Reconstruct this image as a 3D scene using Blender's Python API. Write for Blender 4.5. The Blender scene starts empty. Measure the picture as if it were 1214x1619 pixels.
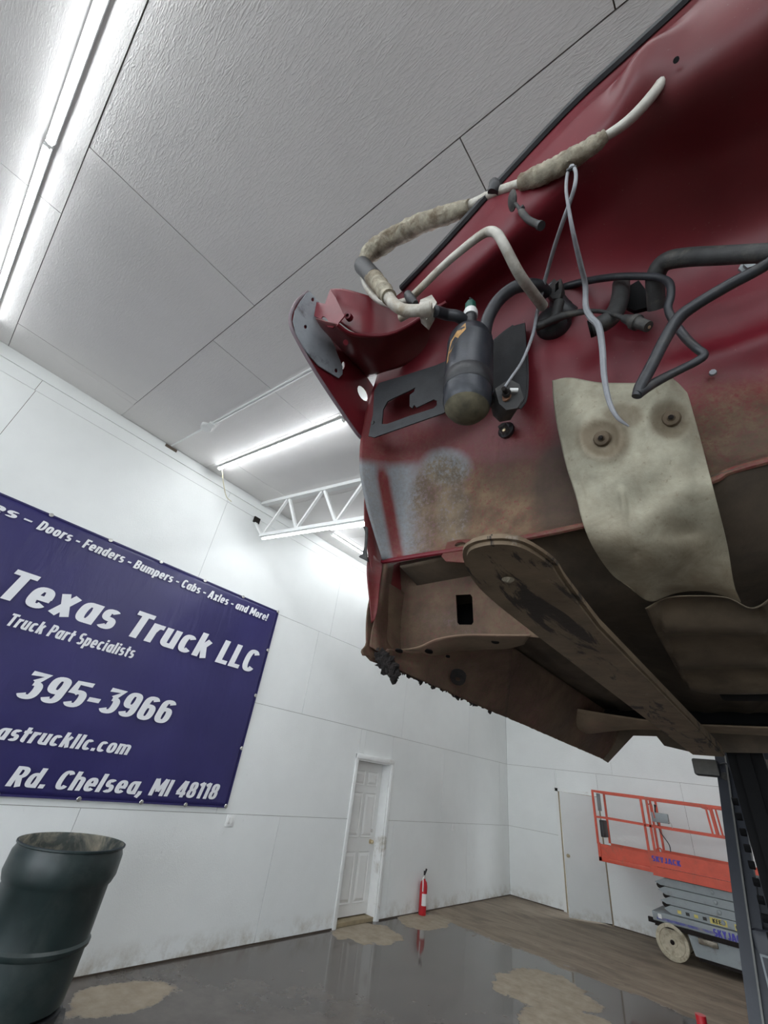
import bpy, bmesh, math, random
from mathutils import Vector, Matrix
random.seed(7)
SC = bpy.context.scene
COL = SC.collection

# ------------------------------------------------------------------ camera
H = 1.848                       # camera height over the floor
F = 662.70                      # focal length in pixels of the 1214 x 1619 frame
YAW, PITCH, ROLL = [math.radians(a) for a in (43.4375, 31.7663, 8.4896)]
_fwd = Vector((-math.sin(YAW)*math.cos(PITCH), math.cos(YAW)*math.cos(PITCH), math.sin(PITCH)))
_rt = Vector((math.cos(YAW), math.sin(YAW), 0))
_up = _rt.cross(_fwd)
R_ = math.cos(ROLL)*_rt + math.sin(ROLL)*_up
U_ = -math.sin(ROLL)*_rt + math.cos(ROLL)*_up
cam = bpy.data.cameras.new('camera')
cam.sensor_fit = 'VERTICAL'; cam.sensor_height = 36.0; cam.lens = F/1619*36.0
cam.clip_start = 0.02
cam_o = bpy.data.objects.new('camera', cam); COL.objects.link(cam_o)
cam_o.matrix_world = Matrix(((R_.x, U_.x, -_fwd.x, 0), (R_.y, U_.y, -_fwd.y, 0), (R_.z, U_.z, -_fwd.z, H), (0, 0, 0, 1)))
SC.camera = cam_o

# ------------------------------------------------------------------ world, exposure
wd = bpy.data.worlds.new('world'); SC.world = wd; wd.use_nodes = True
wd.node_tree.nodes['Background'].inputs[0].default_value = (0.86, 0.93, 1.0, 1)
wd.node_tree.nodes['Background'].inputs[1].default_value = 1.9
SC.view_settings.view_transform = 'Standard'
SC.view_settings.look = 'None'
SC.view_settings.gamma = 1.0
SC.view_settings.use_curve_mapping = False
SC.view_settings.exposure = 1.32
LED = 18.0                      # radiance of every LED tube

# ------------------------------------------------------------------ pixel helpers (layout from the photograph)
def ray(x, y):
    return ((x-607)/F)*R_ - ((y-809.5)/F)*U_ + _fwd
def at(x, y, X=None, Y=None, Z=None):
    v = ray(x, y)
    t = X/v.x if X is not None else (Y/v.y if Y is not None else (Z-H)/v.z)
    return v*t + Vector((0, 0, H))
def proj(p):
    v = p-Vector((0, 0, H)); d = v.dot(_fwd)
    return 607+F*v.dot(R_)/d, 809.5-F*v.dot(U_)/d
def depth(p):
    return (p-Vector((0, 0, H))).dot(_fwd)
S = 0.85                        # distance scale of truck cab and forklift
def C(x, y, Y): return at(x, y, Y=Y*S)
def LOC(X, Y, Z): return Vector((X*S, Y*S, Z*S+H))

# ------------------------------------------------------------------ materials
MATS = {}
class NT:
    def __init__(s, name):
        s.m = bpy.data.materials.new(name); s.m.use_nodes = True; s.t = s.m.node_tree
        s.b = s.t.nodes['Principled BSDF']
    def n(s, typ, **kw):
        x = s.t.nodes.new(typ)
        for k, v in kw.items():
            if k.startswith('i_'): x.inputs[k[2:]].default_value = v
            else: setattr(x, k, v)
        return x
    def l(s, a, ao, b, bi): s.t.links.new(a.outputs[ao], b.inputs[bi])
    def pos(s): return s.n('ShaderNodeNewGeometry')
    def noise(s, vec, scale, detail=4, rough=.55, dist=0, mapping=None):
        x = s.n('ShaderNodeTexNoise'); x.inputs['Scale'].default_value = scale
        x.inputs['Detail'].default_value = detail; x.inputs['Roughness'].default_value = rough
        x.inputs['Distortion'].default_value = dist
        if mapping:
            mp = s.n('ShaderNodeMapping'); mp.inputs['Scale'].default_value = mapping[0]
            if len(mapping) > 1: mp.inputs['Rotation'].default_value = mapping[1]
            s.l(vec, 'Position', mp, 'Vector'); s.l(mp, 'Vector', x, 'Vector')
        else: s.l(vec, 'Position', x, 'Vector')
        return x
    def ramp(s, src, so, p0, p1, c0=(0, 0, 0, 1), c1=(1, 1, 1, 1)):
        r = s.n('ShaderNodeValToRGB'); e = r.color_ramp.elements
        e[0].position, e[1].position = p0, p1; e[0].color, e[1].color = c0, c1
        s.l(src, so, r, 'Fac'); return r
    def mix(s, fac, a, b):
        x = s.n('ShaderNodeMix', data_type='RGBA')
        for k, v in ((0, fac), (6, a), (7, b)):
            if isinstance(v, tuple) and len(v) == 2 and hasattr(v[0], 'outputs'): s.t.links.new(v[0].outputs[v[1]], x.inputs[k])
            else: x.inputs[k].default_value = v if k == 0 else (*v[:3], 1)
        return (x, 2)
    def math(s, op, a, b=None):
        x = s.n('ShaderNodeMath', operation=op)
        for k, v in ((0, a), (1, b)):
            if v is None: continue
            if isinstance(v, tuple): s.t.links.new(v[0].outputs[v[1]], x.inputs[k])
            else: x.inputs[k].default_value = v
        return (x, 0)
    def bump(s, src, strength, dist=.01):
        b = s.n('ShaderNodeBump'); b.inputs['Strength'].default_value = strength; b.inputs['Distance'].default_value = dist
        s.t.links.new(src[0].outputs[src[1]], b.inputs['Height']); s.l(b, 'Normal', s.b, 'Normal'); return b
    def base(s, c): 
        if isinstance(c[0], (int, float)): s.b.inputs['Base Color'].default_value = (*c[:3], 1)
        else: s.t.links.new(c[0].outputs[c[1]], s.b.inputs['Base Color'])
    def rough(s, c):
        if isinstance(c, (int, float)): s.b.inputs['Roughness'].default_value = c
        else: s.t.links.new(c[0].outputs[c[1]], s.b.inputs['Roughness'])

def simple(name, col, rough=.5, metal=0, var=.15, scale=14, bump=0, dirt=None, dirt_amt=.5):
    if name in MATS: return MATS[name]
    n = NT(name); g = n.pos()
    nz = n.noise(g, scale, 5, .6)
    r = n.ramp(nz, 'Fac', .3, .75)
    c = n.mix((r, 0), [x*(1-var) for x in col], [min(1, x*(1+var)) for x in col])
    if dirt:
        nz2 = n.noise(g, scale*.45, 8, .7, .4)
        r2 = n.ramp(nz2, 'Fac', .62-.3*dirt_amt, .78-.2*dirt_amt)
        c = n.mix((r2, 0), c, dirt)
    n.base(c); n.rough(rough); n.b.inputs['Metallic'].default_value = metal
    if bump:
        nz3 = n.noise(g, scale*8, 6, .65); n.bump((nz3, 'Fac'), bump, .003)
    MATS[name] = n.m; return n.m

def emit(name, col, k):
    n = NT(name); n.base(col); n.b.inputs['Emission Color'].default_value = (*col, 1); n.b.inputs['Emission Strength'].default_value = k
    MATS[name] = n.m; return n.m

def osb(name, col, strength, streak=None, speck=0.0, sc=1.0):
    """white-painted strand board: crossed flake relief plus small scuffs"""
    n = NT(name); g = n.pos()
    hs = []
    for k, (rz, s1, s2) in enumerate(((.35, 9, 70), (1.25, 10, 64), (2.2, 9, 74), (2.85, 11, 66))):
        mp = (Vector((s1, s2, 30))*sc, (0.35*k, 0.25*k, rz))
        x = n.noise(g, 1.0, 2, .5, 1.6, mapping=mp)
        hs.append(n.ramp(x, 'Fac', .54, .74))
    a = n.math('MAXIMUM', (hs[0], 0), (hs[1], 0)); b = n.math('MAXIMUM', (hs[2], 0), (hs[3], 0))
    m = n.math('MAXIMUM', a, b)
    fine = n.noise(g, 90, 4, .6)
    h = n.math('ADD', n.math('MULTIPLY', m, 1.0), n.math('MULTIPLY', (fine, 'Fac'), .35))
    big = n.noise(g, .9, 5, .6)
    c = n.mix((n.ramp(big, 'Fac', .3, .7), 0), [x*.94 for x in col], [min(1, x*1.03) for x in col])
    if speck:
        sp = n.noise(g, 9, 10, .78, 1.2, mapping=((1.0, 1.0, .45),))
        sp = n.ramp(sp, 'Fac', .655, .72)
        sx = n.n('ShaderNodeSeparateXYZ'); n.l(g, 'Position', sx, 'Vector')
        lo = n.n('ShaderNodeMapRange'); lo.inputs[1].default_value = 0.0; lo.inputs[2].default_value = 2.2
        lo.inputs[3].default_value = 1.0; lo.inputs[4].default_value = .25
        n.l(sx, 'Z', lo, 0)
        f = n.math('MULTIPLY', n.math('MULTIPLY', (sp, 0), (lo, 0)), speck)
        c = n.mix(f, c, (.10, .07, .045))
        # splashed mud along the floor
        mud = n.n('ShaderNodeMapRange'); mud.inputs[1].default_value = .02; mud.inputs[2].default_value = .22
        mud.inputs[3].default_value = .75; mud.inputs[4].default_value = 0
        n.l(sx, 'Z', mud, 0)
        mn = n.ramp(n.noise(g, 5, 7, .7), 'Fac', .45, .7)
        c = n.mix(n.math('MULTIPLY', (mud, 0), (mn, 0)), c, (.33, .27, .18))
    n.base(c); n.rough(.62); n.bump(h, strength, .004)
    MATS[name] = n.m; return n.m

M_WALL = osb('white_painted_board', (.80, .82, .81), .22, speck=.8)
M_CEIL = osb('white_painted_ceiling_board', (.75, .73, .715), .38, sc=1.0)
M_CEIL2 = osb('smoother_ceiling_board', (.75, .73, .715), .20, sc=1.15)
M_GAP = simple('bare_board_edge', (.10, .075, .055), .8)
M_TRIM = simple('white_trim', (.80, .81, .80), .5, var=.05, scale=4, dirt=(.30, .25, .18), dirt_amt=.08)
M_DOOR = simple('white_door_paint', (.77, .77, .75), .42, var=.03, scale=3, dirt=(.25, .2, .14), dirt_amt=.08)
M_STEELW = simple('white_painted_steel', (.78, .79, .78), .45, var=.06, scale=6)
M_LED = emit('led_lens', (.93, .97, 1.0), LED)
M_BLACK = simple('black_plastic', (.022, .023, .026), .45, var=.3, scale=40, bump=.15)
M_BLACKDUST = simple('dusty_black_rubber', (.030, .030, .030), .6, var=.3, scale=60, bump=.2, dirt=(.09, .083, .07), dirt_amt=.35)
M_HOSE = simple('black_rubber_hose', (.025, .027, .032), .42, var=.3, scale=50, dirt=(.06, .055, .05), dirt_amt=.25)
M_CHROME = simple('bright_metal', (.62, .61, .58), .3, 1.0, var=.1, scale=30)
M_BRASS = simple('brass_knob', (.60, .50, .33), .35, .8)
M_ALU = simple('grimy_white_pipe', (.50, .48, .43), .5, .25, var=.18, scale=35, bump=.15, dirt=(.26, .21, .14), dirt_amt=.45)
M_WRAP = simple('weathered_foil_wrap', (.42, .38, .29), .7, .1, var=.45, scale=55, bump=.9, dirt=(.17, .125, .075), dirt_amt=.6)
M_WIRE = simple('grey_wire', (.27, .28, .30), .55, var=.15, scale=60)
M_SHIELD = None
M_SHIELD2 = simple('brown_tunnel_shield', (.125, .093, .06), .75, .2, var=.3, scale=14, bump=.3, dirt=(.06, .045, .03), dirt_amt=.5)
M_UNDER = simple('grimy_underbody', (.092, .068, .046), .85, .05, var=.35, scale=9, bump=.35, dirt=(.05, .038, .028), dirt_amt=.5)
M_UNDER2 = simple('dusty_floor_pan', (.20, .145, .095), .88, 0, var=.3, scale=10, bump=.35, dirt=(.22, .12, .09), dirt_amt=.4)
M_RUST = simple('crumbling_rust', (.012, .008, .007), .95, 0, var=.6, scale=60, bump=1.0)
M_FORK = None
M_LIFTRED = simple('faded_orange_red_paint', (.60, .085, .045), .5, var=.12, scale=8, dirt=(.30, .10, .06), dirt_amt=.25)
M_LIFTGREY = simple('grey_lift_paint', (.27, .30, .31), .5, var=.08, scale=8, dirt=(.16, .14, .12), dirt_amt=.2)
M_WHEEL = simple('dirty_cream_wheel', (.50, .45, .34), .7, var=.15, scale=20, dirt=(.22, .18, .12), dirt_amt=.4)
M_NAVY = simple('forklift_slate_paint', (.026, .030, .040), .42, var=.15, scale=12, bump=.1)
M_MAST = simple('greasy_black_mast', (.0035, .0035, .004), .65, var=.3, scale=20)
M_MAST.node_tree.nodes['Principled BSDF'].inputs['Specular IOR Level'].default_value = .15
M_BARREL = simple('dark_green_plastic', (.014, .026, .026), .38, var=.25, scale=7, bump=.12, dirt=(.035, .045, .043), dirt_amt=.35)
M_BARRELIN = simple('dusty_barrel_inside', (.05, .06, .055), .8, var=.3, scale=10, dirt=(.28, .25, .19), dirt_amt=.55)
M_REDX = simple('red_enamel', (.45, .012, .02), .35, var=.1)
M_WHITE = simple('plain_white', (.75, .75, .73), .5, var=.04)
M_INK = simple('blue_marker_ink', (.06, .05, .38), .6, var=.1)
M_BLACKTXT = simple('black_print', (.02, .02, .02), .6)
M_YELLOW = simple('faded_yellow_decal', (.62, .52, .14), .6, var=.2, scale=30)
M_GREEN = simple('green_cap', (.012, .10, .075), .4)
M_ORANGE = simple('worn_orange_sticker', (.42, .23, .075), .6, var=.3, scale=50)
M_ACC = simple('dusty_black_canister', (.032, .036, .045), .36, .2, var=.25, scale=22, bump=.12, dirt=(.075, .08, .09), dirt_amt=.3)
M_LETTER = simple('white_print', (.78, .79, .82), .55, var=.02)
M_WOOD = simple('raw_door_jamb', (.30, .24, .15), .7, var=.2, scale=12)
M_PRIMER = simple('grey_primer', (.34, .37, .40), .5, .1, var=.12, scale=30, dirt=(.08, .075, .07), dirt_amt=.22)

def paint():
    n = NT('dirty_red_paint'); g = n.pos()
    at_ = n.n('ShaderNodeAttribute', attribute_name='wear'); sp = n.n('ShaderNodeSeparateColor'); n.l(at_, 'Color', sp, 'Color')
    nz = n.noise(g, 7, 6, .6)
    red = n.mix((n.ramp(nz, 'Fac', .3, .7), 0), (.125, .0075, .0155), (.188, .013, .023))
    # primer
    fine = n.noise(g, 60, 5, .6)
    pf = n.math('SUBTRACT', n.math('MULTIPLY', (sp, 1), 1.5), n.math('MULTIPLY', (fine, 'Fac'), .45))
    pf2 = n.n('ShaderNodeClamp'); n.l(pf[0], 0, pf2, 0)
    c = n.mix((pf2, 0), red, (.23, .25, .275))
    # dust speckle
    sp2 = n.noise(g, 130, 8, .75)
    df = n.math('MULTIPLY', n.math('MULTIPLY', (sp, 0), 2.0), n.math('ADD', (n.ramp(sp2, 'Fac', .38, .62), 0), .25))
    df2 = n.n('ShaderNodeClamp'); n.l(df[0], 0, df2, 0)
    dcol = n.mix((n.ramp(n.noise(g, 22, 6, .65), 'Fac', .35, .65), 0), (.10, .073, .044), (.205, .148, .086))
    c = n.mix(n.math('MULTIPLY', (df2, 0), .9), c, dcol)
    # sparse pale dust flecks everywhere
    fl = n.ramp(n.noise(g, 210, 3, .6), 'Fac', .70, .74)
    c = n.mix(n.math('MULTIPLY', (fl, 0), .35), c, (.33, .25, .2))
    # rust and grime, plus shade painted on a few parts
    c = n.mix((sp, 2), c, (.05, .034, .026))
    n.base(c)
    rg = n.math('ADD', n.math('MULTIPLY', (df2, 0), .4), .40); n.rough(rg)
    hb = n.noise(g, 260, 4, .6); n.bump(((n.math('MULTIPLY', (hb, 'Fac'), (df2, 0)))[0], 0), .35, .002)
    n.b.inputs['Specular IOR Level'].default_value = .4
    MATS['paint'] = n.m; return n.m
M_PAINT = paint()
def shield_mat():
    n = NT('stained_heat_shield'); g = n.pos()
    at_ = n.n('ShaderNodeAttribute', attribute_name='wear'); sp = n.n('ShaderNodeSeparateColor'); n.l(at_, 'Color', sp, 'Color')
    c = n.mix((n.ramp(n.noise(g, 26, 6, .65), 'Fac', .3, .7), 0), (.29, .275, .21), (.42, .395, .30))
    sf = n.math('ADD', (sp, 0), n.math('MULTIPLY', n.math('SUBTRACT', (n.noise(g, 18, 9, .72, .6), 'Fac'), .5), 1.5))
    cl = n.n('ShaderNodeClamp'); n.l(sf[0], 0, cl, 0)
    c = n.mix(n.math('MULTIPLY', (cl, 0), .85), c, (.135, .098, .058))
    fl = n.ramp(n.noise(g, 120, 5, .7), 'Fac', .60, .66)
    c = n.mix(n.math('MULTIPLY', (fl, 0), .35), c, (.14, .10, .06))
    n.base(c); n.rough(.6); n.b.inputs['Metallic'].default_value = .3
    n.bump((n.noise(g, 70, 6, .65), 'Fac'), .3, .003); return n.m
M_SHIELD = shield_mat()

def fork_mat():
    n = NT('rusty_scuffed_fork_steel'); g = n.pos()
    c = n.mix((n.ramp(n.noise(g, 12, 7, .65), 'Fac', .3, .7), 0), (.13, .092, .058), (.25, .185, .12))
    dk = n.ramp(n.noise(g, 5, 8, .7, .8, mapping=((4.5, .8, 1.0),)), 'Fac', .56, .60)
    c = n.mix(n.math('MULTIPLY', (dk, 0), .9), c, (.018, .014, .013))
    sc = n.ramp(n.noise(g, 9, 9, .8, .5, mapping=((2.2, .9, 1.0), (0, 0, .35))), 'Fac', .62, .66)
    c = n.mix(n.math('MULTIPLY', (sc, 0), .3), c, (.40, .36, .32))
    n.base(c); n.rough(.62); n.b.inputs['Metallic'].default_value = .3
    n.bump((n.noise(g, 70, 6, .7), 'Fac'), .35, .003); return n.m
M_FORK = fork_mat()

def floor_mat():
    n = NT('stained_wet_concrete'); g = n.pos()
    sx = n.n('ShaderNodeSeparateXYZ'); n.l(g, 'Position', sx, 'Vector')
    wob = n.noise(g, 1.5, 8, .66)
    wob2 = n.noise(g, 4.0, 6, .6)
    def w(v): return n.math('SUBTRACT', v, .5)
    wv = n.math('ADD', n.math('MULTIPLY', w((wob, 'Fac')), 1.2), n.math('MULTIPLY', w((wob2, 'Fac')), .45))
    # wet where y < far edge of the puddle
    edge = n.math('ADD', n.math('MULTIPLY', (sx, 'X'), -.06), 7.62)
    d = n.math('SUBTRACT', edge, (sx, 'Y'))
    wet = n.n('ShaderNodeMapRange'); wet.inputs[1].default_value = -.04; wet.inputs[2].default_value = .05
    dd = n.math('ADD', d, wv); n.t.links.new(dd[0].outputs[0], wet.inputs[0])
    def island(cx, cy, rx, ry):
        ax = n.math('DIVIDE', n.math('SUBTRACT', (sx, 'X'), cx), rx); ay = n.math('DIVIDE', n.math('SUBTRACT', (sx, 'Y'), cy), ry)
        q = n.math('SQRT', n.math('ADD', n.math('MULTIPLY', ax, ax), n.math('MULTIPLY', ay, ay)))
        q = n.math('ADD', q, n.math('MULTIPLY', wv, 1.6))
        m = n.n('ShaderNodeMapRange'); m.inputs[1].default_value = .95; m.inputs[2].default_value = 1.05
        m.inputs[3].default_value = 1; m.inputs[4].default_value = 0
        n.t.links.new(q[0].outputs[0], m.inputs[0]); return (m, 0)
    isl = island(-4.95, 6.15, .36, .50)
    isl = n.math('MAXIMUM', isl, island(-2.75, 6.75, .50, .62))
    isl = n.math('MAXIMUM', isl, island(-2.2, 6.0, .5, .6))
    isl = n.math('MAXIMUM', isl, island(-4.95, 7.5, .35, .55))
    isl = n.math('MAXIMUM', isl, island(-4.75, 2.75, .26, .42))
    wetf = n.math('MULTIPLY', (wet, 0), n.math('SUBTRACT', 1.0, isl))
    # thin film: dries out toward the near side
    dry = n.n('ShaderNodeMapRange'); dry.inputs[1].default_value = 3.0; dry.inputs[2].default_value = 5.2
    dry.inputs[3].default_value = .16; dry.inputs[4].default_value = 0
    n.l(sx, 'Y', dry, 0)
    st = n.ramp(n.noise(g, 2.2, 9, .7, .6, mapping=((.55, 1.6, 1.0), (0, 0, .35))), 'Fac', .34, .66)
    c_dry = n.mix((st, 0), (.14, .108, .079), (.30, .24, .178))
    spots = n.ramp(n.noise(g, 3.3, 9, .75), 'Fac', .60, .70)
    c_dry = n.mix(n.math('MULTIPLY', (spots, 0), .75), c_dry, (.055, .043, .034))
    isl_c = n.mix((n.ramp(n.noise(g, 7, 7, .65), 'Fac', .3, .7), 0), (.24, .195, .14), (.37, .315, .24))
    c_dry = n.mix(isl, c_dry, isl_c)
    c_wet = n.mix((n.ramp(n.noise(g, 2.6, 7, .65), 'Fac', .3, .7), 0), (.072, .062, .055), (.118, .102, .09))
    sp2 = n.ramp(n.noise(g, 6, 8, .72), 'Fac', .67, .70)
    c_wet = n.mix(n.math('MULTIPLY', (sp2, 0), .85), c_wet, (.02, .014, .011))
    n.base(n.mix(wetf, c_dry, c_wet))
    r = n.n('ShaderNodeMapRange'); r.inputs[3].default_value = .72; r.inputs[4].default_value = .07
    n.t.links.new(wetf[0].outputs[0], r.inputs[0])
    r2 = n.math('ADD', (r, 0), n.math('MULTIPLY', (dry, 0), wetf)); n.rough(r2)
    hb = n.math('MULTIPLY', (n.noise(g, 45, 6, .65), 'Fac'), n.math('SUBTRACT', 1.02, wetf)); n.bump(hb, .3, .004)
    n.b.inputs['Specular IOR Level'].default_value = .5
    return n.m
M_FLOOR = floor_mat()

def banner_mat():
    n = NT('navy_vinyl'); g = n.pos()
    c = n.mix((n.ramp(n.noise(g, 1.2, 4, .5), 'Fac', .3, .7), 0), (.022, .019, .098), (.032, .028, .130))
    n.base(c); n.rough(.36)
    hb = n.noise(g, 2.0, 5, .55, .6, mapping=((1, 3.2, .9),)); n.bump((hb, 'Fac'), .22, .05)
    return n.m
M_BANNER = banner_mat()

# ------------------------------------------------------------------ mesh helpers
def obj(name, data, mat=None, parent=None, smooth=False):
    if isinstance(data, bmesh.types.BMesh):
        me = bpy.data.meshes.new(name); data.to_mesh(me); data.free()
    elif isinstance(data, tuple):
        me = bpy.data.meshes.new(name); me.from_pydata([tuple(v) for v in data[0]], [], data[1]); me.update()
    else: me = data
    if mat: 
        if len(me.materials) == 0: me.materials.append(mat)
        else: me.materials[0] = mat
    if smooth:
        for p in me.polygons: p.use_smooth = True
        me.set_sharp_from_angle(angle=math.radians(42))
    o = bpy.data.objects.new(name, me); COL.objects.link(o)
    if parent: 
        o.parent = parent; o.matrix_parent_inverse = parent.matrix_world.inverted()
    return o
def tag(o, label, cat=None, group=None, kind=None):
    if label: o['label'] = label
    if cat: o['category'] = cat
    if group: o['group'] = group
    if kind: o['kind'] = kind
    return o
def empty(name, loc, label, cat, group=None):
    o = bpy.data.objects.new(name, None); COL.objects.link(o); o.matrix_world = Matrix.Translation(Vector(loc))
    o.empty_display_size = .1
    return tag(o, label, cat, group)
def recalc(bm):
    bmesh.ops.recalc_face_normals(bm, faces=bm.faces); return bm
def bbox(bm, lo, hi, bev=0):
    lo, hi = Vector(lo), Vector(hi)
    r = bmesh.ops.create_cube(bm, size=1)
    for v in r['verts']: v.co = Vector(((v.co.x+.5)*(hi.x-lo.x)+lo.x, (v.co.y+.5)*(hi.y-lo.y)+lo.y, (v.co.z+.5)*(hi.z-lo.z)+lo.z))
    if bev:
        es = list({e for v in r['verts'] for e in v.link_edges})
        bmesh.ops.bevel(bm, geom=es, offset=bev, segments=2, affect='EDGES', profile=.5)
    return bm
def box(name, lo, hi, mat, parent=None, bev=0):
    return obj(name, bbox(bmesh.new(), lo, hi, bev), mat, parent, smooth=bev > 0)
def bbeam(bm, a, b, w, h, up=(0, 0, 1)):
    """rectangular bar from a to b, w across, h along up"""
    a, b = Vector(a), Vector(b); d = (b-a).normalized(); u = Vector(up)
    if abs(d.dot(u.normalized())) > .98: u = Vector((0, 1, 0)) if abs(d.y) < .9 else Vector((1, 0, 0))
    s = d.cross(u).normalized(); u = s.cross(d).normalized()
    vs = []
    for p in (a, b):
        for i, j in ((-1, -1), (1, -1), (1, 1), (-1, 1)): vs.append(bm.verts.new(p+s*(w/2*i)+u*(h/2*j)))
    for f in ((0, 1, 2, 3), (7, 6, 5, 4), (0, 4, 5, 1), (1, 5, 6, 2), (2, 6, 7, 3), (3, 7, 4, 0)): bm.faces.new([vs[k] for k in f])
    return recalc(bm)
def beam(name, a, b, w, h, mat, parent=None, up=(0, 0, 1)):
    return obj(name, bbeam(bmesh.new(), a, b, w, h, up), mat, parent)
def cr(p, t):
    """Catmull-Rom through list p at float index t"""
    n = len(p); i = min(int(t), n-2); f = t-i
    p0 = p[i-1] if i > 0 else p[0]*2-p[1]
    p1, p2 = p[i], p[i+1]
    p3 = p[i+2] if i+2 < n else p[n-1]*2-p[n-2]
    return .5*((2*p1)+(p2-p0)*f+(2*p0-5*p1+4*p2-p3)*f*f+(3*p1-3*p2+p3-p0)*f**3)
def btube(bm, pts, rad, seg=10, sub=6, cap=True, rough=0, flat=None):
    pts = [Vector(p) for p in pts]
    if not isinstance(rad, (list, tuple)): rad = [rad]*len(pts)
    n = (len(pts)-1)*sub
    P = [cr(pts, i/sub) for i in range(n+1)] if len(pts) > 2 else [pts[0].lerp(pts[1], i/n) for i in range(n+1)]
    RR = []
    for i in range(n+1):
        t = i/sub; k = min(int(t), len(pts)-2); RR.append(rad[k]+(rad[k+1]-rad[k])*(t-k))
    rings = []; nrm = None
    for i, p in enumerate(P):
        d = (P[min(i+1, n)]-P[max(i-1, 0)])
        if d.length < 1e-9: d = Vector((0, 0, 1))
        d.normalize()
        if nrm is None:
            nrm = d.orthogonal().normalized()
        nrm = (nrm-d*nrm.dot(d)).normalized(); b = d.cross(nrm)
        ring = []
        for k in range(seg):
            a = 2*math.pi*k/seg; r = RR[i]*(1+rough*(random.random()-.5)*2)
            ring.append(bm.verts.new(p+nrm*(math.cos(a)*r)+b*(math.sin(a)*r)))
        rings.append(ring)
    for i in range(n):
        for k in range(seg): bm.faces.new((rings[i][k], rings[i][(k+1) % seg], rings[i+1][(k+1) % seg], rings[i+1][k]))
    if cap:
        bm.faces.new(rings[0][::-1]); bm.faces.new(rings[-1])
    return bm
def tube(name, pts, rad, mat, parent=None, **k):
    return obj(name, recalc(btube(bmesh.new(), pts, rad, **k)), mat, parent, smooth=True)
def ptube(name, pp, rpx, mat, parent=None, **k):
    """tube along (px, py, depth Y) points, radius in pixels at that distance"""
    pts = [C(*q) for q in pp]
    rr = rpx if isinstance(rpx, (list, tuple)) else [rpx]*len(pts)
    return tube(name, pts, [r*depth(p)/F for r, p in zip(rr, pts)], mat, parent, **k)
def blathe(bm, prof, o, ax, seg=24, close=True, ang=2*math.pi):
    """profile [(radius, height)] turned about axis ax at o"""
    o, ax = Vector(o), Vector(ax).normalized(); n = ax.orthogonal().normalized(); b = ax.cross(n)
    rings = []
    for r, h in prof:
        if r < 1e-6: rings.append([bm.verts.new(o+ax*h)])
        else: rings.append([bm.verts.new(o+ax*h+n*(math.cos(ang*k/seg)*r)+b*(math.sin(ang*k/seg)*r)) for k in range(seg)])
    for A, B in zip(rings, rings[1:]):
        for k in range(seg):
            k2 = (k+1) % seg
            if len(A) == 1 and len(B) == 1: continue
            if len(A) == 1: bm.faces.new((A[0], B[k2], B[k]))
            elif len(B) == 1: bm.faces.new((A[k], A[k2], B[0]))
            else: bm.faces.new((A[k], A[k2], B[k2], B[k]))
    return bm
def lathe(name, prof, o, ax, mat, parent=None, seg=24):
    return obj(name, recalc(blathe(bmesh.new(), prof, o, ax, seg)), mat, parent, smooth=True)
def solid(o, t, off=0):
    m = o.modifiers.new('thickness', 'SOLIDIFY'); m.thickness = t; m.offset = off; return o
def sheet(name, grid, nu, nv, mat, parent=None, wear=None, thick=.003, fn=None):
    """smooth sheet through a grid of control points; wear(px, py, p) -> (dirt, primer, grime)"""
    R, Cn = len(grid), len(grid[0]); vs = []; W = (Cn-1)*nu; Hh = (R-1)*nv
    for j in range(Hh+1):
        cols = [cr([grid[r][c] for r in range(R)], j/nv) for c in range(Cn)]
        for i in range(W+1):
            p = cr(cols, i/nu)
            if fn: p = fn(p, i/W, j/Hh)
            vs.append(p)
    fs = [(j*(W+1)+i, j*(W+1)+i+1, (j+1)*(W+1)+i+1, (j+1)*(W+1)+i) for j in range(Hh) for i in range(W)]
    me = bpy.data.meshes.new(name); me.from_pydata([tuple(v) for v in vs], [], fs); me.update()
    setwear(me, wear)
    o = obj(name, me, mat, parent)
    for p in me.polygons: p.use_smooth = True
    if thick: solid(o, thick, 0)
    return o
def setwear(me, wear):  # wear tones, plus shade painted into a few parts
    a = me.color_attributes.new('wear', 'FLOAT_COLOR', 'POINT')
    for i, v in enumerate(me.vertices):
        w = wear(*proj(v.co), v.co) if callable(wear) else (wear or (0, 0, 0))
        a.data[i].color = (w[0], w[1], w[2], 1)
def plate(name, outline, holes, plane, thick, mat, parent=None, wear=None, corner=0):
    """flat plate with holes; outline in pixels, plane = three (px, py, Y) points"""
    a, b, c = [q if isinstance(q, Vector) else C(*q) for q in plane]
    n = (b-a).cross(c-a).normalized()
    if n.dot(a-Vector((0, 0, H))) > 0: n = -n
    u = (b-a).normalized(); v = n.cross(u)
    def hit(q):
        r = ray(*q); t = (a-Vector((0, 0, H))).dot(n)/r.dot(n); p = r*t+Vector((0, 0, H))-a
        return p.dot(u), p.dot(v)
    cu = bpy.data.curves.new(name, 'CURVE'); cu.dimensions = '2D'; cu.fill_mode = 'BOTH'; cu.extrude = thick/2
    for loop in [outline]+holes:
        s = cu.splines.new('POLY'); s.points.add(len(loop)-1); s.use_cyclic_u = True
        for pt, q in zip(s.points, loop): pt.co = (*hit(q), 0, 1)
    t = bpy.data.objects.new(name, cu); COL.objects.link(t)
    dg = bpy.context.evaluated_depsgraph_get(); me = bpy.data.meshes.new_from_object(t.evaluated_get(dg))
    bpy.data.objects.remove(t)
    Mx = Matrix(((u.x, v.x, n.x, a.x), (u.y, v.y, n.y, a.y), (u.z, v.z, n.z, a.z), (0, 0, 0, 1)))
    me.transform(Mx); me.name = name
    if wear is not None: setwear(me, wear)
    return obj(name, me, mat, parent)
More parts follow.
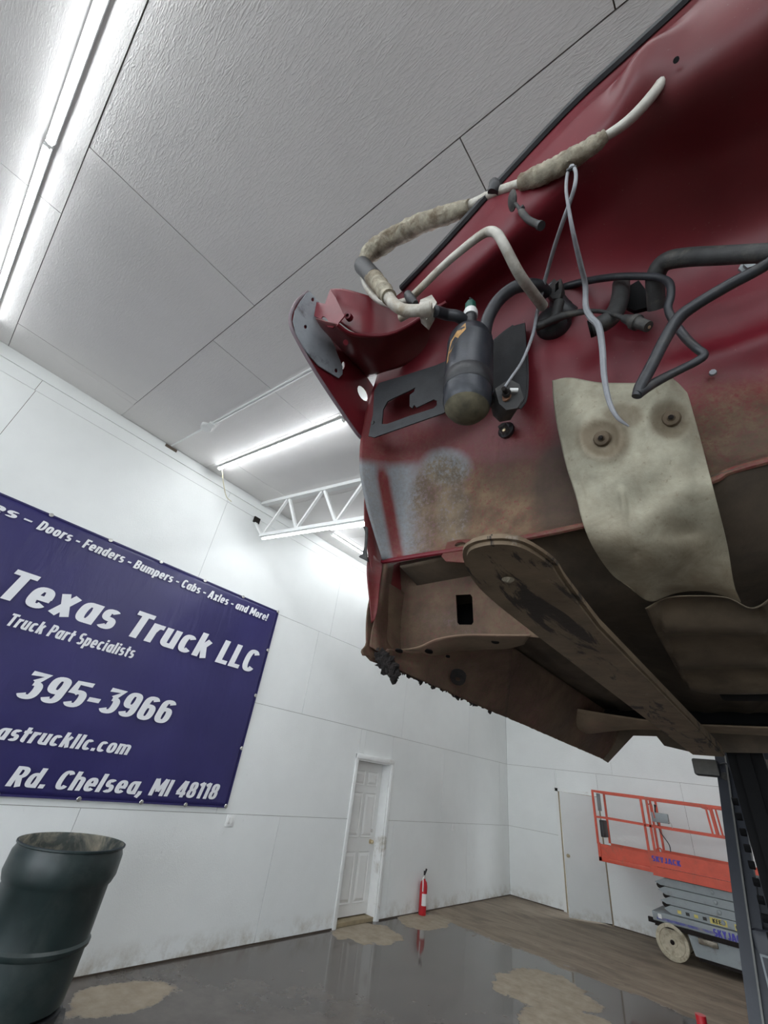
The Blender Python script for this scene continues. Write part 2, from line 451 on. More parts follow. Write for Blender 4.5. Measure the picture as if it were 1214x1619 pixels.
def oval(cx, cy, rx, ry, rot=0, n=14):
    c, s = math.cos(math.radians(rot)), math.sin(math.radians(rot))
    return [(cx+rx*math.cos(2*math.pi*k/n)*c-ry*math.sin(2*math.pi*k/n)*s, cy+rx*math.cos(2*math.pi*k/n)*s+ry*math.sin(2*math.pi*k/n)*c) for k in range(n)]
XH, SV, SH = .74, .215, .165           # heavy condensed lettering: x-height, upright and level stroke weight
def arc(x0, x1, y0, y1, a0, a1, n=18, e=2.6):
    cx, cy, rx, ry = (x0+x1)/2, (y0+y1)/2, (x1-x0-SV)/2, (y1-y0-SH)/2; out = []
    for k in range(n+1):
        a = math.radians(a0+(a1-a0)*k/n); c, q = math.cos(a), math.sin(a)
        out.append((cx+rx*math.copysign(abs(c)**(2/e), c), cy+ry*math.copysign(abs(q)**(2/e), q)))
    return out
def glyph(ch):
    v, h, X = SV/2, SH/2, XH
    def st(x, y0=0, y1=1): return [(x, y0), (x, y1)]
    def ess(w, t): return [arc(0, w, t*.5-h, t, 35, 270), arc(0, w, 0, t*.5+h, 90, -145)]
    G = {
     'o': (.52, [arc(0, .52, 0, X, 0, 360, 32)]), 'a': (.52, [arc(0, .52, 0, X, 0, 360, 32), st(.52-v, 0, X)]),
     'd': (.52, [arc(0, .52, 0, X, 0, 360, 32), st(.52-v)]), 'b': (.52, [arc(0, .52, 0, X, 0, 360, 32), st(v)]),
     'p': (.52, [arc(0, .52, 0, X, 0, 360, 32), st(v, -.24, X)]), 'g': (.52, [arc(0, .52, 0, X, 0, 360, 32), st(.52-v, -.05, X), arc(0, .52, -.26, .3, 0, -150)]),
     'c': (.49, [arc(0, .50, 0, X, 40, 320, 24)]), 'e': (.52, [arc(0, .52, 0, X, 0, 322, 26), [(.08, X*.48), (.50, X*.48)]]),
     's': (.46, ess(.46, X)), 't': (.38, [[(.17, .96), (.17, .22)]+arc(.17-v, .52, 0, .4, 180, 270, 6)[1:], [(0, X-h), (.38, X-h)]]),
     'r': (.38, [st(v, 0, X), [(v, .42), (.17, .60), (.26, X-h), (.38, X-h)]]),
     'n': (.52, [st(v, 0, X), arc(0, .52, .25, X, 170, 0, 14)+[(.52-v, 0)]]), 'h': (.52, [st(v), arc(0, .52, .25, X, 170, 0, 14)+[(.52-v, 0)]]),
     'm': (.80, [st(v, 0, X), arc(0, .50, .25, X, 170, 0, 14)+[(.50-v, 0)], arc(.50-SV, .80, .25, X, 170, 0, 14)+[(.80-v, 0)]]),
     'u': (.52, [st(.52-v, 0, X), [(v, X)]+arc(0, .52, 0, .5, 180, 350, 14)]),
     'i': (.23, [st(v, 0, X), st(v, .82, 1)]), 'l': (.23, [st(v)]), 'k': (.52, [st(v), [(.17, .30), (.40, X)], [(.26, .46), (.42, 0)]]),
     'x': (.54, [[(.11, X), (.43, 0)], [(.43, X), (.11, 0)]]), 'D': (.56, [st(v), [(v, h)]+arc(-.1, .56, 0, 1, -90, 90, 18)+[(v, 1-h)]]),
     'F': (.46, [st(v), [(v, 1-h), (.46, 1-h)], [(v, .50), (.42, .50)]]), 'B': (.56, [st(v), [(v, 1-h)]+arc(-.1, .53, .5-h, 1, 90, -90, 14)+[(v, .5)], [(v, .5)]+arc(-.1, .56, 0, .5+h, 90, -90, 14)+[(v, h)]]),
     'C': (.54, [arc(0, .56, 0, 1, 38, 322, 26)]), 'A': (.62, [[(.09, 0), (.28, 1)], [(.53, 0), (.34, 1)], [(.15, .27), (.47, .27)]]),
     'M': (.78, [st(v), st(.78-v), [(v+.03, 1), (.39, .25)], [(.78-v-.03, 1), (.39, .25)]]), 'T': (.54, [st(.27), [(0, 1-h), (.54, 1-h)]]),
     'L': (.44, [st(v), [(v, h), (.44, h)]]), 'P': (.54, [st(v), [(v, 1-h)]+arc(-.1, .54, .38, 1, 90, -90, 14)+[(v, .38+h)]]),
     'S': (.52, ess(.52, 1)), 'R': (.55, [st(v), [(v, 1-h)]+arc(-.1, .54, .40, 1, 90, -90, 14)+[(v, .40+h)], [(.30, .42), (.44, 0)]]), 'I': (.23, [st(v)]),
     '3': (.52, [[(.03, 1-h), (.44, 1-h), (.24, .62)], arc(0, .52, 0, .66, 100, -150)]), '9': (.52, [arc(0, .52, .34, 1, 0, 360, 28), [(.52-v, .68)]+arc(0, .52, 0, .7, 0, -150, 14)]),
     '6': (.52, [arc(0, .52, 0, .66, 0, 360, 28), [(v, .32)]+arc(0, .52, .3, 1, 180, 30, 14)]), '5': (.52, [[(.50, 1-h), (v-.02, 1-h), (v-.03, .50)], arc(0, .52, 0, .66, 140, -150)]),
     '4': (.54, [st(.37), [(.30, 1), (.06, .30)], [(0, .24), (.54, .24)]]), '8': (.52, [arc(.02, .50, .5-h, 1, 0, 360, 26), arc(0, .52, 0, .5+h, 0, 360, 26)]),
     '1': (.32, [st(.32-v), [(0, .82), (.22, .98)]]), ')': (.30, [arc(-.45, .28, -.12, 1.08, 62, -62, 16)]), '.': (.22, [st(v, 0, .2)]), ',': (.22, [st(v, 0, .2), [(v, .05), (.02, -.16)]]),
     '-': (.34, [[(0, .40), (.34, .40)]]), '!': (.23, [st(v, .30, 1), st(v, 0, .19)]),
     'K': (.55, [st(v), [(.17, .42), (.44, 1)], [(.26, .56), (.45, 0)]]), 'Y': (.54, [[(.27, 0), (.27, .46)], [(.27, .42), (.10, 1)], [(.27, .42), (.44, 1)]]), 'J': (.44, [[(.44-v, 1)]+arc(0, .44, 0, .6, 0, -170, 12)]),
     'E': (.46, [st(v), [(v, 1-h), (.46, 1-h)], [(v, .5), (.42, .5)], [(v, h), (.46, h)]])}
    return G[ch]
def text(name, body, origin, xdir, updir, cap, width, mat, parent, bold=0, shear=0, ext=.001):
    """flat heavy lettering with given cap height, squeezed to width; one object per word"""
    pen = 0; words = []; cur = []
    for ch in body+' ':
        if ch == ' ':
            if cur: words.append(cur)
            cur = []; pen += .30
        else:
            w, paths = glyph(ch); cur.append((pen, paths)); pen += w+.075
    total = pen-.30-.075
    sx = width/total; x, u = Vector(xdir).normalized(), Vector(updir).normalized(); n = x.cross(u); o = Vector(origin); out = []
    for wd in words:
        vs, fs, k = [], [], 0
        for px, paths in wd:
            for pth in paths:
                k += 1; m = len(pth); closed = m > 4 and math.hypot(pth[0][0]-pth[-1][0], pth[0][1]-pth[-1][1]) < 1e-6; b0 = len(vs)
                for i, (a, b) in enumerate(pth):
                    p0 = pth[i-1] if i else (pth[-2] if closed else pth[0]); p1 = pth[i+1] if i < m-1 else (pth[1] if closed else pth[-1])
                    tx, ty = p1[0]-p0[0], p1[1]-p0[1]; L = math.hypot(tx, ty) or 1; tx /= L; ty /= L
                    hw = math.sqrt((tx*SH)**2+(ty*SV)**2)/2
                    for sg in (1, -1):
                        gx, gy = a-ty*hw*sg, b+tx*hw*sg
                        vs.append(o+x*((px+gx+shear*gy)*sx)+u*(gy*cap)+n*(ext+.00012*(k % 5)))
                for i in range(m-1): fs.append((b0+2*i, b0+2*i+2, b0+2*i+3, b0+2*i+1))
        out.append(obj(name, (vs, fs), mat, parent))
    return out

# ================================================================== THE ROOM
XL, YB, XR, YF = -5.25, 11.22, 6.5, -4.6
def zc(x): return 5.178-.155*(x-XL)
fl = obj('floor', bbox(bmesh.new(), (XL-.3, YF-.2, -.15), (XR+.2, YB+1.6, 0)), M_FLOOR); tag(fl, 'stained concrete floor with a wide shallow puddle', kind='structure')

def cut(rects, hole):
    out = []
    for (a0, a1, b0, b1) in rects:
        h0, h1, k0, k1 = hole
        if a1 <= h0 or a0 >= h1 or b1 <= k0 or b0 >= k1: out.append((a0, a1, b0, b1)); continue
        if a0 < h0: out.append((a0, h0, b0, b1))
        if a1 > h1: out.append((h1, a1, b0, b1))
        x0, x1 = max(a0, h0), min(a1, h1)
        if b0 < k0: out.append((x0, x1, b0, k0))
        if b1 > k1: out.append((x0, x1, k1, b1))
    return out
G = .0022
# ---- left wall: backing slab with door opening, boards in front
D1 = (5.79, 6.66, 0.0, 2.02)
bm = bmesh.new()
for r in cut([(YF, YB+.2, -.05, 5.35)], D1): bbox(bm, (XL-.20, r[0], r[2]), (XL-.012, r[1], r[3]))
wl = tag(obj('wall_left', bm, M_GAP), 'tall white painted strand-board wall behind the banner', kind='structure')
rows = [(0.015, 1.22, 4.45), (1.22, 2.44, 5.92-2.44), (2.44, 3.66, 4.45), (3.66, 4.88, 2.26), (4.88, 5.176, -.19)]
rects = []
for z0, z1, y0 in rows:
    y = y0-2.44*6
    while y < YB:
        a, b = max(y, YF), min(y+2.44, YB)
        if b-a > .05: rects.append((a, b, z0, z1))
        y += 2.44
for a, b, z0, z1 in cut(rects, D1):
    box('wall_board', (XL-.012, a+G, z0+G), (XL+random.uniform(-.0012, .0012), b-G, z1-G), M_WALL, wl)
box('door_sky_block', (XL-.215, 5.6, -.02), (XL-.201, 6.85, 2.2), M_GAP, wl)  # unseen panel added behind the door to stop sky leaking through
box('fascia_board', (XL, -6.4, 5.03), (XL+.016, YB, 5.172), M_WALL, wl)

# ---- back wall with a door opening
D2 = (-4.06, -3.20, 0.0, 2.03)
bm = bmesh.new()
for r in cut([(XL, XR, -.05, 5.3)], D2): bbox(bm, (r[0], YB+.012, r[2]), (r[1], YB+.2, r[3]))
wb = tag(obj('wall_back', bm, M_GAP), 'far white strand-board wall behind the scissor lift', kind='structure')
rects = []
for z0, z1, x0 in [(0.015, 1.22, -4.1), (1.22, 2.44, -4.1), (2.44, 3.66, -2.87), (3.66, 4.88, -4.1)]:
    x = x0-2.44*3
    while x < XR:
        a, b = max(x, XL), min(x+2.44, XR)
        top = min(z1, zc(b)-.02)
        if b-a > .05 and top > z0+.05: rects.append((a, b, z0, top))
        x += 2.44
for a, b, z0, z1 in cut(rects, D2):
    box('wall_board', (a+G, YB+random.uniform(-.001, .001), z0+G), (b-G, YB+.012, z1-G), M_WALL, wb)
bm = bmesh.new()   # closing strip above the boards, following the roof slope
for k in range(12):
    a, b = XL+(XR-XL)*k/12, XL+(XR-XL)*(k+1)/12
    bbox(bm, (a, YB+.011, zc(b)-1.3), (b, YB+.013, zc(a)+.1))
obj('upper_strip', bm, M_WALL, wb)
# store room behind the ajar door
box('closet_back', (-4.6, YB+1.3, 0), (-2.8, YB+1.35, 2.6), M_GAP, wb)
# ---- right and front wall
wr = tag(box('wall_right', (XR, YF, -.05), (XR+.2, YB+.2, 4.0), M_WALL), 'white side wall outside the view', kind='structure')
bm = bmesh.new()                # unseen overhead doors, put in behind the camera to bring daylight onto the cab
rc = [(XL, XR, -.05, 5.3)]
for hole in ((-4.4, .2, 0, 3.7), (.9, 5.6, 0, 3.3)): rc = [q for r in rc for q in cut([r], hole)]
for r in rc: bbox(bm, (r[0], YF-.2, r[2]), (r[1], YF, r[3]))
wf = tag(obj('wall_front', bm, M_WALL), 'white wall with open overhead doors outside the view', kind='structure')
yd = tag(box('ground', (-20, YF-16, -.17), (20, YF-.2, -.02), simple('pale_gravel', (.42, .41, .39), .9)), 'pale gravel yard outside the open doors', kind='structure')
# ---- sloping ceiling: dark backing + boards
def cslab(name, x0, x1, y0, y1, dz0, dz1, mat, parent):
    v = []
    for z in (dz0, dz1):
        v += [(x0, y0, zc(x0)+z), (x1, y0, zc(x1)+z), (x1, y1, zc(x1)+z), (x0, y1, zc(x0)+z)]
    return obj(name, (v, [(0, 1, 2, 3), (7, 6, 5, 4), (0, 4, 5, 1), (1, 5, 6, 2), (2, 6, 7, 3), (3, 7, 4, 0)]), mat, parent)
cg = cslab('ceiling', XL-.2, XR+.2, YF-.2, YB+.2, .012, .12, M_GAP, None)
tag(cg, 'sloping white strand-board ceiling', kind='structure')
y = -.56-1.19*5
k = 0
offs = {-.56: -2.2, .62: -.4}
while y < YB:
    a, b = max(y, YF), min(y+1.185, YB)
    x = -2.2-2.44*2 if k % 2 == 1 else -2.88-2.44*2
    if abs(y-.62) < .05: x = -2.88-2.44
    if abs(y+.56) < .05: x = -2.22-2.44*2
    if b-a > .05:
        while x < XR:
            c0, c1 = max(x, XL), min(x+2.44, XR)
            if c1-c0 > .05:
                near = abs(y+.56) < .05 or abs(y+1.75) < .05
                cslab('ceiling_board', c0+G*1.3, c1-G*1.3, a+G*1.3, b-G*1.3, random.uniform(-.002, .001), .0125, M_CEIL if (near and c0 > -2.5) or k % 3 == 0 else M_CEIL2, cg)
            x += 2.44
    y += 1.185; k += 1
# access panel in the ceiling by the wall
cslab('access_panel', XL+.02, -4.79, -.15, .60, -.004, .004, M_CEIL2, cg)

# ---- door in the left wall
dr = empty('door_1', (XL, 6.22, 0), 'white six-panel door set in the wall right of the banner', None); dr['kind'] = 'structure'
y0, y1, zt = D1[0], D1[1], D1[3]; xd = XL-.155
slab = box('door_leaf', (xd-.04, y0+.035, .06), (xd, y1-.035, zt-.035), M_DOOR, dr)
wd_ = (y1-y0-.07); cx = [(y0+.035+wd_*.13, y0+.035+wd_*.46), (y0+.035+wd_*.54, y0+.035+wd_*.87)]
for (a, b) in cx:
    for (c, d) in ((.20, .80), (.98, 1.56), (1.66, 1.86)):
        bm = bmesh.new(); i = .035
        V = [bm.verts.new(q) for q in ((xd+.001, a, c), (xd+.001, b, c), (xd+.001, b, d), (xd+.001, a, d),
             (xd-.010, a+i*.4, c+i*.4), (xd-.010, b-i*.4, c+i*.4), (xd-.010, b-i*.4, d-i*.4), (xd-.010, a+i*.4, d-i*.4),
             (xd+.007, a+i*1.5, c+i*1.5), (xd+.007, b-i*1.5, c+i*1.5), (xd+.007, b-i*1.5, d-i*1.5), (xd+.007, a+i*1.5, d-i*1.5))]
        for q in range(4):
            r = (q+1) % 4
            bm.faces.new((V[q], V[r], V[4+r], V[4+q])); bm.faces.new((V[4+q], V[4+r], V[8+r], V[8+q]))
        bm.faces.new(V[8:])
        for v in V: v.co.x += .0105
        obj('door_panel', recalc(bm), M_DOOR, slab)
lathe('door_knob', [(0, .065), (.018, .062), (.028, .048), (.026, .036), (.012, .028), (.012, .006), (.032, .005), (.032, 0)], (xd, 6.52, .92), (1, 0, 0), M_BRASS, dr)
lathe('deadbolt', [(0, .018), (.022, .016), (.026, 0)], (xd, 6.52, 1.06), (1, 0, 0), M_CHROME, dr)
for n_, lo, hi in (('jamb', (XL-.2, y0, 0), (XL+.001, y0+.032, zt)), ('jamb', (XL-.2, y1-.032, 0), (XL+.001, y1, zt)), ('head_jamb', (XL-.2, y0+.033, zt-.032), (XL+.001, y1-.033, zt)),
                   ('threshold', (XL-.2, y0+.033, 0), (XL-.02, y1-.033, .045))):
    box(n_, lo, hi, M_WOOD if n_ == 'threshold' else M_TRIM, dr)
for n_, lo, hi in (('casing', (XL+.001, y0-.055, 0), (XL+.022, y0+.008, zt+.055)), ('casing', (XL+.001, y1-.008, 0), (XL+.022, y1+.055, zt+.055)), ('casing', (XL+.001, y0-.055, zt-.008), (XL+.026, y1+.055, zt+.06))):
    box(n_, lo, hi, M_TRIM, dr, bev=.004)

# ---- open slab door in the back wall
d2 = empty('door_2', (-3.6, YB, 0), 'scuffed white slab door standing ajar behind the scissor lift', None); d2['kind'] = 'structure'
hx = D2[1]+.0
th = math.atan2(.55, .60)
hinge = Vector((hx-.03, YB-.01, .02)); dirv = Vector((-math.cos(th), -math.sin(th), 0))
beam('door_leaf', hinge+Vector((0, 0, 1.0)), hinge+dirv*.80+Vector((0, 0, 1.0)), .04, 1.98, M_WALL, d2)
kn = Vector((dirv.y, -dirv.x, 0)); kn = kn if kn.y < 0 else -kn
lathe('door_knob', [(0, .06), (.02, .055), (.026, .04), (.012, .028), (.03, .005), (.03, 0)], hinge+dirv*.74+Vector((0, 0, .93))+kn*.02, kn, M_BRASS, d2)
for lo, hi in (((D2[0], YB-.01, 0), (D2[0]+.03, YB+.2, 2.03)), ((D2[1]-.03, YB+.0, 0), (D2[1], YB+.2, 2.03)), ((D2[0]+.03, YB-.005, 2.0), (D2[1]-.03, YB+.2, 2.03))):
    box('jamb', lo, hi, M_WOOD, d2)
for lo, hi in (((D2[0]-.05, YB-.016, 0), (D2[0]+.01, YB-.001, 2.08)), ((D2[0]-.05, YB-.016, 2.02), (D2[1]+.06, YB-.001, 2.08))):
    box('casing', lo, hi, M_TRIM, d2)

# ================================================================== LIGHTS ON THE CEILING
def led(name, a, b, label, w=.032, drop=.034):
    a, b = Vector(a), Vector(b)
    t = empty(name, (a+b)/2, label, 'light', 'LED tube lights')
    dz = Vector((0, 0, drop*.5)); d = (b-a).normalized()
    s = d.cross(Vector((0, 0, 1))).normalized(); upv = s.cross(d)
    beam('housing', a+upv*.012, b+upv*.012, w*1.35, .02, M_STEELW, t, up=upv)
    bm = bmesh.new(); prof = [(-w/2, .002), (-w*.44, -.012), (0, -.019), (w*.44, -.012), (w/2, .002)]
    A = [bm.verts.new(a+s*x+upv*z) for x, z in prof]; B = [bm.verts.new(b+s*x+upv*z) for x, z in prof]
    for k in range(4): bm.faces.new((A[k], A[k+1], B[k+1], B[k]))
    bm.faces.new(A); bm.faces.new(B[::-1])
    obj('lens', recalc(bm), M_LED, t)
    for p, q in ((a, -1), (b, 1)): beam('end_cap', p, p+d*.012*q, w*1.1, .03, M_STEELW, t, up=upv)
    return t
def cpt(x, y, d=.03): return Vector((x, y, zc(x)-d))
led('led_tube_light', cpt(-2.43, -.745), cpt(-4.80, -.775), 'LED tube on the ceiling running down to the left frame edge')
led('led_tube_light', cpt(.0, -.69), cpt(-2.39, -.74), 'LED tube on the ceiling cut off by the top frame edge')
led('led_tube_light', cpt(2.5, -.67), cpt(.05, -.68), 'LED tube on the ceiling straight above the cab front')
led('led_tube_light', cpt(-4.97, 1.86), cpt(-2.5, 1.86), 'LED tube on the ceiling between the conduit and the truss')
led('led_tube_light', cpt(-2.4, 1.86), cpt(.04, 1.86), 'LED tube on the ceiling hidden behind the truck cab front')
led('led_tube_light', cpt(-4.66, 3.77), cpt(-2.2, 3.77), 'LED tube across the ceiling just behind the truss')
led('led_tube_light', cpt(-4.80, 3.93), cpt(-4.80, 6.37), 'LED tube parallel to the tall wall behind the truss')
for x, yy, lab in ((-4.6, 8.6, 'LED tube on the ceiling near the far corner'), (-1.2, 8.6, 'LED tube on the ceiling above the scissor lift'), (1.4, 5.2, 'LED tube on the ceiling above the back of the forklift'),
                   (-4.4, -3.2, 'LED tube on the ceiling by the tall wall and the open door'), (-1.2, -3.2, 'LED tube on the ceiling inside the first open overhead door'), (2.0, -3.2, 'LED tube on the ceiling inside the second open overhead door'),
                   (3.0, 2.0, 'LED tube on the low side of the ceiling beside the cab'), (3.0, 8.0, 'LED tube on the low side of the ceiling at the back'),
                   (3.95, 5.2, 'unseen LED tube added beside the forklift to even the wall light'), (3.0, -.66, 'unseen LED tube added near the camera to even the wall light')):  # both tubes added out of view so the tall wall is lit evenly
    led('led_tube_light', cpt(x, yy), cpt(x+2.4, yy), lab)

# ---- steel truss with a tube light under its bottom chord
YT = 2.80
tr = empty('roof_truss', (XL, YT, 4.5), 'white open-web steel truss under the ceiling above the banner', 'truss')
def tz(x): return zc(x)-.03
def bz(x): return 4.520-.145*(x+4.98)
beam('top_chord', (XL+.02, YT, tz(XL)), (XR-.1, YT, tz(XR-.1)), .075, .05, M_STEELW, tr)
beam('bottom_chord', (-4.99, YT, bz(-4.99)), (5.5, YT, bz(5.5)), .08, .045, M_STEELW, tr)
x = -4.95; upf = True
while x < 5.0:
    p = Vector((x, YT, bz(x)+.02)) if upf else Vector((x, YT, tz(x)-.02)); x2 = x+.36
    q = Vector((x2, YT, tz(x2)-.02)) if upf else Vector((x2, YT, bz(x2)+.02))
    beam('web', p, q, .035, .035, M_STEELW, tr, up=(0, 1, 0)); x = x2 if not upf else x2+.05; upf = not upf
beam('end_brace', (XL+.01, YT-.02, 4.80), (-4.97, YT-.02, bz(-4.97)+.01), .045, .03, M_STEELW, tr)
box('seat_plate', (XL+.001, YT-.07, 4.80), (XL+.03, YT+.03, 4.89), M_RUST, tr)
led('led_tube_light', Vector((-4.93, YT, bz(-4.93)-.045)), Vector((-2.5, YT, bz(-2.5)-.045)), 'LED tube fixed under the bottom chord of the truss')
led('led_tube_light', Vector((-2.45, YT, bz(-2.45)-.045)), Vector((0, YT, bz(0)-.045)), 'LED tube under the truss hidden behind the cab')

# ---- conduit and junction box
cd = empty('ceiling_conduit', cpt(-4.2, 1.25, 0), 'thin white conduit with a junction box running across the ceiling', 'conduit')
for dy in (-.011, .011):
    tube('conduit', [cpt(-4.1, 1.255+dy, .012), cpt(.5, 1.255+dy, .012)], .009, M_STEELW, cd, seg=8, sub=1)
tube('conduit', [cpt(-5.2, 1.255, .012), cpt(-4.3, 1.255, .012)], .011, M_STEELW, cd, seg=8, sub=1)
lathe('junction_box', [(0, .05), (.06, .05), (.065, .045), (.065, 0)], cpt(-4.2, 1.25, .001), (.153, 0, -1), M_STEELW, cd, seg=16)
obj('connector', bbox(bmesh.new(), cpt(-4.14, 1.22, .045), cpt(-4.05, 1.29, .012)), M_STEELW, cd)
obj('entry_hole', bbox(bmesh.new(), (XL+.0, 1.19, 5.125), (XL+.02, 1.35, 5.166)), M_GAP, cd)
cw = tag(tube('hanging_cable', [cpt(-4.96, 1.9, .03), Vector((-5.0, 2.0, 4.96)), Vector((-5.1, 2.15, 4.86)), Vector((-5.225, 2.3, 4.90))], .006, simple('cream_cable', (.62, .56, .38), .5), None, seg=6), 'cream cable dangling from the end of the ceiling light', 'cable')

# ---- outlet cover and switch plate
def wallplate(name, yc, z, label, n):
    t = empty(name, (XL, yc, z), label, 'outlet')
    box('cover_plate', (XL, yc-.058, z-.058), (XL+.008, yc+.058, z+.058), M_TRIM, t, bev=.002)
    for s in range(n):
        yy = yc+(s-(n-1)/2)*.045
        box('socket', (XL+.006, yy-.014, z-.03), (XL+.011, yy+.014, z+.03), M_WHITE, t, bev=.002)
wallplate('wall_outlet', 3.70, 1.155, 'white double outlet plate on the wall below the banner', 2)
wallplate('wall_outlet', 8.79, 1.155, 'pale blank plate on the wall between door and far corner', 1)

# ================================================================== BANNER
ban = empty('banner', (XL+.03, 1.0, 1.28), 'navy vinyl banner with white truck-parts lettering on the wall', 'banner')
XB = XL+.022; BY0, BY1, BZ0, BZ1 = -2.55, 3.585, 1.285, 3.685
vs, fs = [], []
NY, NZ = 120, 46
for j in range(NZ+1):
    for i in range(NY+1):
        u, v = i/NY, j/NZ; yy = BY0+(BY1-BY0)*u; z = BZ0+(BZ1-BZ0)*v
        e = min(u, 1-u)*6; f = min(v, 1-v)*4; k = min(1, e)*min(1, f)
        w = .004*math.sin(yy*3.1+z*1.3)+.003*math.sin(yy*6.7-z*2.2)+.002*math.sin(z*7+yy)
        fold = .006*math.exp(-((yy-3.35)**2+(z-1.55)**2)/.12)*math.sin((math.atan2(z-1.28, 3.6-yy))*16)
        vs.append((XB+(w+.006)*k+fold*k, yy, z+.008*math.sin(u*math.pi*11)*(1 if v in (0, 1) else 0)*.3))
for j in range(NZ):
    for i in range(NY): fs.append((j*(NY+1)+i, j*(NY+1)+i+1, (j+1)*(NY+1)+i+1, (j+1)*(NY+1)+i))
vin = obj('vinyl', (vs, fs), M_BANNER, ban, smooth=True); solid(vin, .002)
M_HEM = simple('navy_hem', (.026, .021, .11), .45, var=.1)
for lo, hi in (((XB-.003, BY0, BZ1-.012), (XB+.006, BY1, BZ1+.004)), ((XB-.003, BY0, BZ0-.004), (XB+.006, BY1, BZ0+.012)), ((XB-.003, BY1-.012, BZ0), (XB+.006, BY1+.004, BZ1))):
    box('hem', lo, hi, M_HEM, ban)
TX = XB+.019
def btext(body, y0, y1, z, cap, bold=.035, shear=.16):
    return text('lettering', body, (TX, y0, z), (0, 1, 0), (0, 0, 1), cap, y1-y0, M_LETTER, ban, bold=bold, shear=shear, ext=0)
btext('ates', -.13, .31, 3.497, .098)
btext('-', .36, .43, 3.497, .098)
btext('Doors - Fenders - Bumpers - Cabs - Axles - and More!', .50, 3.41, 3.487, .105)
btext('Texas Truck LLC', .50, 3.41, 2.775, .29, bold=.05)
btext('Truck Part Specialists', .70, 1.88, 2.568, .115, bold=.03)
btext(') ', .62, .80, 2.02, .24, bold=.05)
btext('395-3966', 1.04, 2.51, 2.015, .24, bold=.05)
btext('texastruckllc.com', .80, 2.22, 1.683, .125, bold=.04)
btext('g', 1.02, 1.16, 1.355, .15, bold=.04)
btext('Rd. Chelsea, MI 48118', 1.32, 3.39, 1.355, .152, bold=.045)
gy = [(-.65+.6*k, BZ1-.004) for k in range(7)]+[(3.57, BZ1-.004)]+[(3.57, 3.12), (3.57, 2.52), (3.57, 1.9), (3.57, BZ0+.01), (3.05, BZ0+.004), (2.55, BZ0+.006), (1.95, BZ0+.004), (1.3, BZ0+.004)]
for a, z in gy:
    lathe('grommet', [(.007, 0), (.020, 0), (.022, .004), (.018, .008), (.009, .008), (0, .012)], (XB+.006, a, z), (1, 0, 0), M_CHROME, ban, seg=12)

# ================================================================== BARREL ON A WHEELED BASE
bx, by = -4.29, 1.69
brl = empty('barrel', (bx, by, .27), 'dark green plastic open-top barrel in front of the white wall', 'barrel')
prof = [(0, .27), (.295, .27), (.32, .29), (.332, .42), (.336, .565), (.350, .578), (.352, .60), (.338, .615), (.340, .90), (.352, .915), (.368, .96), (.365, 1.07), (.352, 1.10), (.352, 1.112), (.362, 1.118), (.362, 1.128), (.350, 1.13)]
inner = [(.350, 1.13), (.342, 1.12), (.33, .95), (.322, .62), (.31, .34), (0, .33)]
def drum(bm, pr):
    blathe(bm, pr, (bx, by, 0), (0, 0, 1), 48)
    return bm
bo = obj('body', recalc(drum(bmesh.new(), prof)), M_BARREL, brl, smooth=True)
bi = drum(bmesh.new(), inner)
obj('inside', bi, M_BARRELIN, brl, smooth=True)
bb = empty('barrel_dolly', (bx, by, 0), 'black wheeled base carrying the dark green barrel', 'dolly')
lathe('deck', [(0, .20), (.30, .20), (.33, .22), (.33, .262), (0, .268)], (bx, by, 0), (0, 0, 1), M_BLACK, bb, seg=32)
def wheel(name, c, ax, r, w, mat, parent, hub=None):
    o = lathe(name, [(r*.55, -w*.3), (r*.8, -w*.5), (r*.96, -w*.42), (r, 0), (r*.96, w*.42), (r*.8, w*.5), (r*.55, w*.3), (r*.55, -w*.3)], c, ax, mat, parent, seg=32)
    lathe('hub', [(0, -w*.32), (r*.56, -w*.25), (r*.56, w*.25), (0, w*.32)], c, ax, hub or mat, o, seg=20)
    return o
for a in (62, -35, 150, 240):
    p = Vector((bx+.33*math.cos(math.radians(a)), by+.33*math.sin(math.radians(a)), .13))
    wheel('wheel', p, (math.sin(math.radians(20)), math.cos(math.radians(20)), 0), .13, .06, M_BLACKDUST, bb, M_BLACK)

# ================================================================== FIRE EXTINGUISHER, RED POST
ex = at(666, 1446, Z=0); ex.x = XL+.085
fe = empty('fire_extinguisher', ex, 'small red fire extinguisher standing on the floor against the wall', 'extinguisher')
lathe('tank', [(0, 0), (.058, 0), (.062, .02), (.062, .36), (.052, .41), (.024, .44), (.024, .455), (0, .455)], ex, (0, 0, 1), M_REDX, fe)
lathe('valve', [(0, 0), (.02, 0), (.02, .05), (0, .055)], ex+Vector((0, 0, .45)), (0, 0, 1), M_CHROME, fe, seg=12)
beam('lever', ex+Vector((0, .0, .49)), ex+Vector((.03, -.05, .56)), .02, .015, M_BLACK, fe)
beam('lever', ex+Vector((0, .0, .50)), ex+Vector((.02, .03, .585)), .024, .02, M_BLACK, fe)
tube('hose', [ex+Vector((0, -.02, .47)), ex+Vector((.02, -.06, .46)), ex+Vector((.03, -.068, .38)), ex+Vector((.03, -.066, .30))], .009, M_WHITE, fe, seg=8)
bm = bmesh.new(); n_ = 10
vs = [[bm.verts.new(ex+Vector((.0635*math.cos(math.radians(-75+13*k)), .0635*math.sin(math.radians(-75+13*k)), z))) for k in range(8)] for z in (.12, .27)]
for k in range(7): bm.faces.new((vs[0][k], vs[0][k+1], vs[1][k+1], vs[1][k]))
obj('label', bm, M_WHITE, fe)
rp = at(1107, 1604, Y=3.0)
rpo = empty('red_post', (rp.x, rp.y, 0), 'red pipe tip poking up in front of the forklift at the bottom edge', 'post')
tube('pipe', [Vector((rp.x, rp.y, .02)), Vector((rp.x, rp.y, rp.z))], .020, M_REDX, rpo, seg=16, sub=1)
